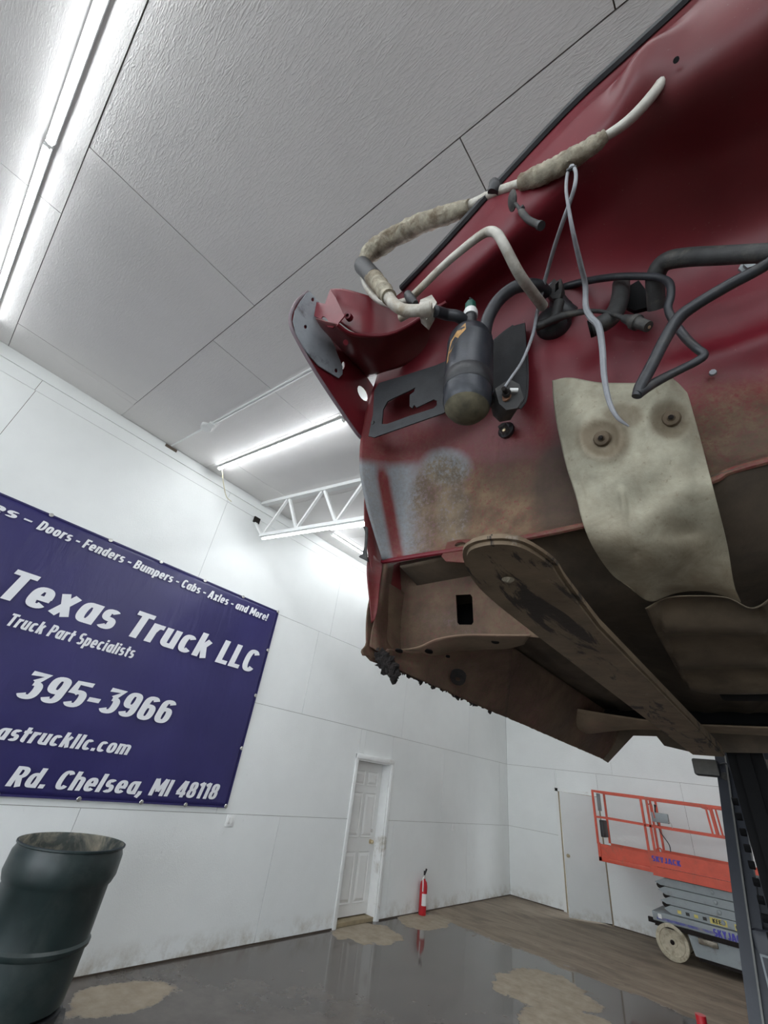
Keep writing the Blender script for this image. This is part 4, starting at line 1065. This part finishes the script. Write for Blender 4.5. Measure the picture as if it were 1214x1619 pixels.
# mounting block, bolt, ring terminal right of the canister
mb = plate('mount_foot', [(778, 625), (800, 610), (815, 618), (822, 640), (812, 655), (795, 658), (784, 648)], [], ((780, 630, .560), (815, 622, .585), (800, 655, .585)), .05*S, M_BLACKDUST, cabo)
lathe('mount_bolt', [(0, .016), (.004, .016), (.004, .004), (.007, .004), (.008, 0)], C(801, 622, .550), (.1, -1, -.25), M_RUST, mb, seg=10)
lathe('ring_terminal', [(0, .003), (.009, .002), (.010, 0)], C(799, 627, .555), (.1, -1, -.25), simple('rusty_tab', (.16, .075, .04), .7, .3), mb, seg=14)
ptube('white_terminal', [(806, 617, .552), (819, 617, .560)], 3.5, M_WHITE, mb, seg=8)

# ---- air-conditioning line wrapped in foil (upper line)
ptube('wrapped_line', [(1060, 108, .405), (1030, 152, .405), (992, 192, .410), (950, 221, .415), (905, 250, .415), (868, 270, .415), (822, 290, .41), (782, 305, .405), (742, 325, .400), (690, 343, .395), (640, 364, .390), (604, 385, .385), (584, 402, .382), (573, 418, .382)],
      [8, 8.5, 8, 7, 7, 7, 7, 7.5, 7.5, 7, 7, 7, 7, 7], M_ALU, cabo, seg=12)
wr1 = ptube('foil_wrap', [(958, 214, .412), (940, 228, .412), (912, 246, .412), (880, 264, .412), (850, 279, .41), (824, 289, .408)], [9, 13, 14.5, 15, 15, 12], M_WRAP, cabo, seg=14, sub=7, rough=.10)
wr2 = ptube('foil_wrap', [(742, 326, .399), (715, 337, .396), (680, 348, .392), (645, 363, .389), (610, 382, .385), (588, 398, .382), (575, 414, .380)], [10, 13, 14, 15, 15.5, 15, 10], M_WRAP, cabo, seg=14, sub=7, rough=.10)
ptube('torn_tape', [(672, 345, .386), (690, 333, .387), (706, 330, .388)], 2.2, M_BLACK, wr2, seg=6)
ptube('line_clip', [(779, 306, .40), (783, 297, .398), (781, 290, .40)], [9, 11, 8], M_BLACK, cabo, seg=12)
ptube('end_cap', [(573, 420, .378), (592, 440, .380)], 13.5, M_BLACK, cabo, seg=16)
cs = [(588, 437, .380), (594, 443, .381), (597, 447, .382), (601, 452, .383), (604, 456, .384), (608, 461, .386), (611, 465, .387), (615, 470, .388)]
ptube('crimp_collar', cs, [13, 14, 11.5, 14, 11.5, 14, 11.5, 12.5], M_WRAP, cabo, seg=16, sub=3)
ptube('suction_pipe', [(612, 466, .388), (622, 480, .392), (638, 490, .40), (660, 491, .41), (683, 489, .425)], 9.5, M_ALU, cabo, seg=14)
ptube('pipe_ferrule', [(664, 491, .411), (680, 489, .422)], 12, M_ALU, cabo, seg=14)
plate('joint_block', [(666, 482), (684, 474), (692, 486), (676, 514), (664, 503)], [], ((666, 482, .43), (684, 474, .44), (676, 514, .44)), .022, M_ALU, cabo)
ptube('service_stub', [(632, 503, .41), (644, 497, .412), (652, 492, .413)], [6.5, 6, 6], M_ALU, cabo, seg=12)
ptube('liquid_pipe', [(573, 424, .392), (575, 440, .396), (582, 457, .40), (596, 472, .405), (617, 481, .41), (634, 479, .412), (650, 470, .415), (700, 421, .405), (735, 391, .405), (760, 372, .405), (774, 366, .408), (786, 370, .412), (797, 388, .425), (820, 432, .48), (842, 463, .545), (858, 484, .60)],
      [5.5, 5.5, 5.5, 6, 6, 6, 6, 6, 6.5, 7, 7.5, 7.5, 8, 8.5, 8.5, 8.5], M_ALU, cabo, seg=12)
ptube('pipe_clip', [(645, 466, .408), (650, 474, .408), (657, 480, .412)], [7, 8, 5], M_BLACK, cabo, seg=10)
# ---- rubber hoses
ptube('canister_hose', [(688, 492, .44), (705, 497, .47), (725, 501, .49), (741, 515, .525)], 9, M_HOSE, cabo, seg=14)
ptube('canister_hose', [(766, 530, .525), (771, 505, .52), (784, 480, .52), (802, 462, .52), (822, 452, .53), (850, 452, .56), (862, 462, .60)], 10, M_HOSE, cabo, seg=14)
big = ptube('heater_hose', [(1330, 395, .60), (1214, 400, .60), (1140, 404, .60), (1085, 407, .605), (1052, 414, .61), (1037, 434, .625), (1036, 460, .65), (1038, 488, .68)], [14, 14, 14, 14, 14, 14, 13, 13], M_BLACKDUST, cabo, seg=16)
ptube('drain_hose', [(982, 448, .66), (981, 466, .645), (976, 486, .64), (965, 503, .635), (948, 514, .635), (934, 520, .635)], [12.5, 13, 13.5, 13.5, 13.5, 14], M_BLACKDUST, cabo, seg=16)
lathe('drain_mouth', [(0, .001), (.0155, .001), (.0155, -.004)], C(932, 520.5, .633), (C(932, 520.5, .633)-C(946, 515, .635)), M_MAST, cabo, seg=16)
plate('hose_bracket', [(995, 455), (1010, 446), (1022, 462), (1034, 468), (1052, 455), (1053, 480), (1030, 487), (1003, 494), (990, 488)], [], ((995, 455, .668), (1052, 455, .685), (1003, 494, .69)), .012, M_MAST, cabo)
ptube('vacuum_hose', [(846, 470, .625), (880, 458, .63), (920, 446, .63), (970, 438, .62), (1020, 437, .615), (1046, 440, .615), (1059, 450, .615), (1060, 470, .62), (1056, 487, .625), (1063, 505, .63), (1082, 532, .635), (1100, 550, .635), (1113, 561, .64), (1100, 572, .64), (1078, 583, .635), (1050, 597, .63), (1025, 611, .62), (1008, 624, .61)],
      [6.5, 6, 5.5, 5.5, 5.5, 5.5, 6, 6, 6, 6, 6.5, 6.5, 6.5, 6.5, 6.5, 7, 8, 7.5], M_HOSE, cabo, seg=12)
ptube('washer_hose', [(1330, 340, .50), (1214, 417, .54), (1150, 452, .56), (1100, 482, .575), (1073, 503, .585), (1052, 535, .595), (1030, 578, .605), (1012, 612, .61), (1006, 627, .612)], [9, 9, 9, 9, 9.5, 9, 9, 9, 7], M_HOSE, cabo, seg=14)
# ---- wires hung from the line
ptube('hanging_wire', [(903, 262, .41), (897, 275, .41), (895, 300, .415), (899, 330, .43), (906, 368, .46), (917, 415, .52), (925, 450, .57), (926, 485, .595), (934, 502, .60), (946, 516, .605), (952, 550, .625), (955, 595, .64), (963, 635, .655), (976, 660, .665), (994, 674, .68)],
      [2.6, 2.6, 2.6, 2.8, 3.4, 4.2, 4.2, 4.6, 5, 5.2, 5, 4.6, 4.0, 3.2, 1.5], M_WIRE, cabo, seg=8)
ptube('hanging_wire', [(905, 262, .408), (910, 272, .408), (909, 292, .41), (902, 316, .425), (890, 350, .45), (875, 395, .50), (861, 445, .56), (849, 495, .605), (842, 530, .60), (826, 570, .575), (808, 597, .555), (798, 612, .545)],
      [2.8, 2.8, 3.2, 3.2, 3.4, 3.2, 3.0, 2.8, 2.6, 2.3, 2.3, 2.2], M_WIRE, cabo, seg=8)
ptube('wire_tie', [(897, 270, .408), (904, 266, .406), (911, 264, .408)], 3, M_BLACK, cabo, seg=6)
ptube('sensor_lead', [(848, 517, .62), (862, 511, .622), (885, 501, .622), (915, 494, .622), (945, 492, .622), (970, 497, .62), (988, 504, .62)], [7, 6.5, 6.5, 5, 3.2, 3.2, 4], M_BLACKDUST, cabo, seg=10)
con = ptube('sensor_plug', [(986, 503, .62), (998, 507, .62), (1002, 508.5, .62), (1008, 510.5, .62), (1010, 511, .62), (1025, 516.5, .62)], [6, 9, 12, 12, 9, 8.5], M_BLACKDUST, cabo, seg=14, sub=2)
lathe('plug_contact', [(0, .001), (.0025, .001), (.0025, 0)], C(1026, 517, .62), C(1026, 517, .62)-C(1010, 511, .62), M_BRASS, con, seg=10)
# grommet with connector block
lathe('grommet', [(0, .022), (.020, .022), (.030, .014), (.034, 0), (.034, -.02)], C(873, 512, .655), (-.1, -1, -.45), M_BLACK, cabo, seg=20)
ptube('grommet_boot', [(905, 500, .66), (890, 492, .645), (882, 478, .64)], [14, 17, 14], M_BLACK, cabo, seg=14)
ptube('connector_stem', [(877, 507, .625), (880, 492, .622), (884, 478, .62)], [7.5, 8, 8.5], M_BLACKDUST, cabo, seg=12)
cbk = plate('connector_body', [(861, 462), (878, 446), (882, 450), (889, 446), (891, 458), (888, 476), (876, 478), (868, 470)], [[(880, 455), (885, 450), (885, 462), (879, 468)]], ((861, 462, .612), (890, 448, .615), (880, 478, .62)), .018, M_BLACKDUST, cabo)
plate('connector_latch', [(862, 455), (878, 445), (874, 458), (868, 468), (864, 466), (867, 460)], [], ((862, 455, .604), (878, 445, .606), (868, 468, .612)), .006, M_WIRE, cbk)
# small valve left of the grommet
ptube('check_valve', [(797, 508, .635), (806, 503, .633), (814, 499, .632)], [8, 10, 7], M_BLACKDUST, cabo, seg=12)
ptube('check_valve_neck', [(808, 505, .633), (812, 520, .65)], 7, M_BLACK, cabo, seg=10)
ptube('check_valve_line', [(812, 500, .632), (828, 492, .635), (846, 484, .64)], [6, 5.5, 5], M_BLACK, cabo, seg=10)
# plug on a stem lying on the upper panel
pl_ = lathe('push_clip', [(0, .006), (.012, .005), (.017, .002), (.017, 0), (0, 0)], C(811, 317, .405), (-.75, -.55, -.3), M_BLACKDUST, cabo, seg=18)
ptube('clip_stem', [(812, 318, .405), (821, 330, .41), (825, 336, .413), (836, 348, .42), (853, 356, .425)], [2.5, 3, 5.5, 5.5, 5.5], M_BLACKDUST, pl_, seg=10)
ptube('clip_collar', [(821, 333, .410), (828, 326, .408)], 3.5, M_BLACK, pl_, seg=8)
ptube('clip_end', [(852, 356, .424), (856, 357, .424)], 7, M_BLACK, pl_, seg=12)
# pipe stub low on the bulkhead
stb = lathe('rubber_stub', [(0, -.01), (.0175, -.01), (.0185, .002), (.012, .008), (0, .008)], C(800, 680, .735), (-.15, -1, -.1), M_BLACK, cabo, seg=16)
ptube('stub_pipe', [(800, 683, .72), (793, 672, .70)], [6.5, 6.5], M_BLACKDUST, stb, seg=14)
lathe('stub_dot', [(0, .003), (.004, .002), (.004, 0)], C(797, 680, .705), (-.15, -1, -.1), M_BRASS, stb, seg=8)
# bolt and studs on the right side
bt = lathe('bulkhead_bolt', [(0, .016), (.009, .016), (.009, .006), (.014, .005), (.015, 0)], C(1185, 421, .700), (.0, -1, -.6), M_LIFTGREY, cabo, seg=6)
lathe('pale_stud', [(0, .006), (.005, .005), (.006, 0)], C(1127, 590, .795), (0, -1, -.3), M_WIRE, cabo, seg=8)
lathe('paint_hole', [(0, .001), (.004, .001), (.004, 0)], C(1069, 95, .385), (-.2, -.6, -.7), M_MAST, cabo, seg=10)

# ---- heat shield over the tunnel, with two dimpled screws
hs = [[(874, 603, .672), (905, 597, .662), (960, 606, .672), (1010, 606, .69), (1050, 592, .70), (1068, 602, .72), (1086, 622, .735)],
      [(876, 640, .685), (915, 640, .672), (965, 648, .682), (1015, 646, .70), (1055, 640, .715), (1078, 640, .73), (1093, 645, .745)],
      [(890, 715, .715), (930, 712, .700), (985, 710, .705), (1030, 705, .72), (1068, 700, .735), (1090, 700, .75), (1108, 700, .77)],
      [(912, 790, .745), (950, 785, .742), (1000, 785, .75), (1045, 780, .76), (1082, 775, .765), (1106, 775, .775), (1128, 775, .782)],
      [(930, 850, .768), (962, 855, .775), (1005, 860, .79), (1050, 860, .81), (1092, 858, .84), (1122, 858, .855), (1148, 856, .87)],
      [(965, 905, .86), (985, 912, .87), (1015, 922, .885), (1055, 920, .90), (1098, 915, .915), (1132, 918, .925), (1160, 922, .935)],
      [(998, 931, .90), (1010, 941, .92), (1030, 950, .935), (1065, 938, .945), (1105, 935, .955), (1138, 940, .965), (1171, 952, .975)]]
def hs_fn(p, u, v):
    q = p.copy(); px, py = proj(p)
    for cx, cy, r in ((951, 693, 26), (1061, 661, 28)):
        d = math.hypot((px-cx)/r, (py-cy)/r); q.y += .007*math.exp(-d**4)-.003*math.exp(-((d-1.25)/.3)**2)
    q.y += .014*math.exp(-((px-1076)/38)**2-((py-835)/18)**2)
    q.y -= .006*math.exp(-((px-986-(py-800)*.1)/5)**2)*sm(765, 780, py)*(1-sm(800, 830, py))
    q.y += .006*math.exp(-((px-1002)/9)**2-((py-874)/7)**2)
    q.y += .003*math.sin(px*.05+py*.03)*math.sin(py*.045)
    return q
shd = sheet('heat_shield', [[C(*q) for q in r] for r in hs], 14, 14, M_SHIELD, cabo, lambda px, py, p: (max(.15+.75*sm(740, 930, py), 1.0*blob(px, py, 955, 695, 52, 42), .9*blob(px, py, 1061, 665, 42, 36), .8*blob(px, py, 985, 658, 40, 24), .6*blob(px, py, 1075, 835, 40, 24)), 0, 0), .0018, hs_fn)
for q in ((951, 693, .684), (1061, 661, .714)):
    lathe('shield_screw', [(0, .007), (.004, .007), (.006, .004), (.011, .003), (.0125, .001), (.0135, -.004)], C(*q[:2], q[2]+.008), (0, -1, -.55), M_SHIELD2, shd, seg=12)
    lathe('screw_tip', [(0, .010), (.0035, .009), (.0045, .006)], C(*q[:2], q[2]+.008), (0, -1, -.55), M_RUST, shd, seg=8)

# ---- underbody: toe board and floor pan
fp = []
prof = [(.80, .485), (.93, .440), (1.08, .405), (1.5, .39), (2.05, .385), (2.52, .38)]
for Y, Z in prof:
    row = []
    for X in (-.66, -.52, -.38, -.2, -.05, .1, .25, .4, .6, 1.05):
        tun = .10*math.exp(-((X-.19)/.16)**4)*sm(.9, 1.4, Y)
        lift = (.05*sm(-.25, .1, X))*(1-sm(.8, 1.0, Y)) - (.01 if Y < .81 else 0)
        row.append(LOC(X, Y-(.01 if Y < .81 else 0), Z+tun+lift))
    fp.append(row)
def fp_fn(p, u, v):
    q = p.copy(); X, Y = p.x/S, p.y/S
    q.z += .008*S*math.sin(X*42)*sm(1.1, 1.25, Y)*(1-sm(2.3, 2.4, Y))*(1 if X < 0 else .6)
    return q
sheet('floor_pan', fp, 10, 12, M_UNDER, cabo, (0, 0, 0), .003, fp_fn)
# second shield under the tunnel
s2 = [[(1020, 962, .96), (1055, 945, .955), (1100, 942, .955), (1150, 945, .96), (1190, 962, .965), (1225, 940, .97)],
      [(1040, 1005, 1.12), (1062, 1000, 1.11), (1105, 998, 1.11), (1150, 998, 1.11), (1195, 1000, 1.11), (1228, 995, 1.12)],
      [(1068, 1055, 1.36), (1080, 1052, 1.35), (1115, 1050, 1.35), (1158, 1050, 1.35), (1200, 1050, 1.35), (1230, 1050, 1.36)],
      [(1085, 1085, 1.58), (1096, 1088, 1.58), (1125, 1092, 1.58), (1165, 1093, 1.58), (1207, 1092, 1.58), (1232, 1090, 1.58)]]
def s2_fn(p, u, v):
    q = p.copy(); q.z += .010*S*math.sin(v*18)*(1 if .1 < u < .9 else 0); return q
sheet('tunnel_shield', [[C(*q) for q in r] for r in s2], 6, 14, M_SHIELD2, cabo, (0, 0, 0), .002, s2_fn)
# cross members under the floor
for Y, Z, hh in ((1.68, .33, .05), (2.25, .33, .05)):
    obj('cross_member', bbox(bmesh.new(), LOC(-.60 if Y > 2 else -.1, Y, Z), LOC(1.0, Y+.10, Z+hh), .008), M_MAST, cabo, smooth=True)
# ---- front torque box behind the flange: face with the square hole, ledge with drain holes
TBY = .875
fpl = plate('kick_panel', [(612, 893), (660, 884), (760, 868), (870, 852), (870, 1010), (800, 1004), (735, 1003), (690, 1010), (660, 1022), (625, 1028), (608, 1000), (604, 960)],
      [[(721, 941), (744, 940), (747, 944), (749, 984), (746, 988), (726, 988), (723, 984)], oval(627, 994, 8, 5.5, -15, 10)],
      (LOC(-.5, TBY, .45), LOC(-.3, TBY, .45), LOC(-.4, TBY+.012, .3)), .003, M_PAINT, cabo, lambda px, py, p: (.60+.2*sm(920, 1000, py), .45*blob(px, py, 725, 985, 26, 32), .44+.25*sm(930, 890, py)))  # dirty panel, with shade under the flange painted into its top edge
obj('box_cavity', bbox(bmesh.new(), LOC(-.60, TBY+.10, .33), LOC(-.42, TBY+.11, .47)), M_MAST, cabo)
lg = [[(628, 1028, .862), (660, 1023, .862), (692, 1010, .87), (736, 1003.5, .875), (800, 1004, .875), (838, 1004, .88)],
      [(640, 1040, .91), (672, 1036, .915), (705, 1024, .93), (745, 1017, .94), (800, 1016, .94), (832, 1012, .93)],
      [(655, 1050, .98), (690, 1046, 1.0), (722, 1033, 1.02), (760, 1027, 1.02), (800, 1025, 1.0), (828, 1018, .98)]]
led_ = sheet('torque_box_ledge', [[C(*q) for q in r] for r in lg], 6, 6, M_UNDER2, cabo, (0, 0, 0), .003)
for q in ((678, 1029, .895, .009), (783, 1013.5, .925, .008), (708, 1037, .955, .005), (631, 1028, .80, .008)):
    lathe('drain_hole', [(0, .0025), (q[3], .0025), (q[3], 0)], C(q[0], q[1], q[2]), (0, -.2, -1), M_MAST, led_, seg=12)
# side flange of the hinge pillar
sf = [[(600, 893, .765), (613, 891, .775), (622, 893, .84)], [(597, 940, .76), (607, 940, .78), (622, 940, .86)], [(592, 978, .755), (600, 985, .78), (620, 985, .86)],
      [(587, 1000, .755), (600, 1008, .78), (618, 1012, .86)], [(584, 1022, .75), (602, 1032, .78), (628, 1040, .86)]]
sheet('pillar_flange', [[C(*q) for q in r] for r in sf], 6, 6, M_PAINT, cabo, lambda px, py, p: (.55, 0, .42), .003)
sk = [[(583, 868, .735), (597, 886, .752), (605, 892, .762)], [(580, 905, .72), (592, 925, .745), (600, 930, .757)], [(584, 950, .735), (591, 960, .748), (597, 962, .755)], [(587, 985, .748), (589, 984, .751), (592, 980, .754)]]
sheet('pillar_skin', [[C(*q) for q in r] for r in sk], 6, 6, M_PAINT, cabo, lambda px, py, p: (.12, .22*sm(970, 900, py), 0), .003)
# door hinge stub
plate('door_hinge', [(575, 834), (581, 834), (581, 842), (579, 870), (582, 888), (575, 884), (568, 881), (574, 876), (577, 865), (578, 842)], [], ((575, 836, .70), (582, 836, .705), (575, 884, .71)), .008, M_BLACKDUST, cabo)
# cab side, door opening sill and rocker
outer = []
for Y in (.70, 1.1, 1.8, 2.5):
    lean = -.09*sm(1.1, .7, Y)
    outer.append([LOC(-.725+.02*sm(1.0, .7, Y), Y+.04, .42), LOC(-.735, Y, .60), LOC(-.745, Y-.02, .80)])
sheet('cab_side', outer, 4, 8, M_PAINT, cabo, (.1, 0, 0), .003)
rk = []
for Y in (.745, .90, 1.2, 1.6, 2.05, 2.56):
    dz = -.014*(Y-.75)
    rk.append([LOC(x, max(Y, 1.02) if x > -.68 else Y, z+dz) for x, z in ((-.705, .44), (-.712, .34), (-.700, .262), (-.688, .228), (-.672, .240), (-.635, .285), (-.600, .345), (-.57, .398))])
def rk_fn(p, u, v):
    q = p.copy(); e = math.exp(-((u-3/7)/.05)**2)
    q.z += e*(random.random()-.6)*.010*(1-.75*sm(.35, .6, v)); 
    q.z += .008*math.sin(q.y*23)*math.exp(-((u-.75)/.12)**2)
    return q
sheet('rocker_panel', rk, 6, 30, M_PAINT, cabo, lambda px, py, p: (.66+.15*math.sin(p.y*9+p.z*30), .0, .46+.12*math.sin(p.y*17)), .0025, rk_fn)
rbm = bmesh.new()
for k in range(230):
    t = random.random(); a = random.random()
    p = C(601+22*t+random.gauss(0, 3.5), 1036+28*t+random.gauss(0, 4.5), .745+.02*a)
    r = random.uniform(.004, .010)*S
    bmesh.ops.create_icosphere(rbm, subdivisions=1, radius=r, matrix=Matrix.Translation(p) @ Matrix.Rotation(random.random()*6, 4, 'X') @ Matrix.Diagonal((1, .8, random.uniform(.5, 1.2), 1)))
for v in rbm.verts: v.co += Vector((random.gauss(0, .0018), random.gauss(0, .0018), random.gauss(0, .0018)))
ro = obj('rust_scab', rbm, M_RUST, cabo); ro['kind'] = 'stuff'
rbm = bmesh.new()
for k in range(70):
    Y = .80+.55*random.random()**1.3
    p = LOC(-.688+random.gauss(0, .003), Y, .226-.014*(Y-.75)+random.gauss(0, .003))
    bmesh.ops.create_icosphere(rbm, subdivisions=1, radius=random.uniform(.002, .006), matrix=Matrix.Translation(p))
for v in rbm.verts: v.co += Vector((random.gauss(0, .0012), random.gauss(0, .0012), random.gauss(0, .0015)))
ro = obj('rust_flakes', rbm, M_RUST, cabo); ro['kind'] = 'stuff'
# body mount outrigger and rear corner of the cab
og = [[LOC(-.62, 1.95, .33), LOC(-.45, 2.02, .315), LOC(-.25, 2.05, .30), LOC(.1, 2.05, .30)],
      [LOC(-.64, 2.05, .27), LOC(-.45, 2.10, .29), LOC(-.25, 2.12, .295), LOC(.1, 2.12, .295)],
      [LOC(-.64, 2.2, .27), LOC(-.45, 2.22, .30), LOC(-.25, 2.22, .30), LOC(.1, 2.22, .30)],
      [LOC(-.62, 2.28, .36), LOC(-.45, 2.28, .36), LOC(-.25, 2.28, .36), LOC(.1, 2.28, .36)]]
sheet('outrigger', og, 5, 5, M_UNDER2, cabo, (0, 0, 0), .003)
plate('rear_panel', [(953, 1201), (961, 1206), (1001, 1163), (1038, 1164), (1050, 1179), (1092, 1189), (1300, 1192), (1300, 900), (930, 950)], [], (LOC(-.7, 2.55, .2), LOC(.5, 2.55, .2), LOC(-.7, 2.55, .9)), .004, M_UNDER, cabo)
ins = [[(612, 1026, .785), (655, 1030, .865), (700, 1027, .955), (750, 1021, 1.01), (810, 1017, 1.06)],
       [(606, 1036, .785), (652, 1050, .885), (700, 1058, 1.0), (752, 1066, 1.13), (806, 1078, 1.30)],
       [(600, 1044, .775), (650, 1068, .87), (700, 1090, 1.02), (750, 1113, 1.20), (800, 1134, 1.41)]]
sheet('inner_sill', [[C(*q) for q in r] for r in ins], 8, 8, M_PAINT, cabo, lambda px, py, p: (.6, .25*blob(px, py, 735, 1060, 40, 25), .48), .003)
lathe('body_mount_bush', [(.006, .004), (.016, .006), (.018, 0), (.018, -.01)], C(724, 1072, 1.04), (.2, -.5, -.7), M_RUST, cabo, seg=14)
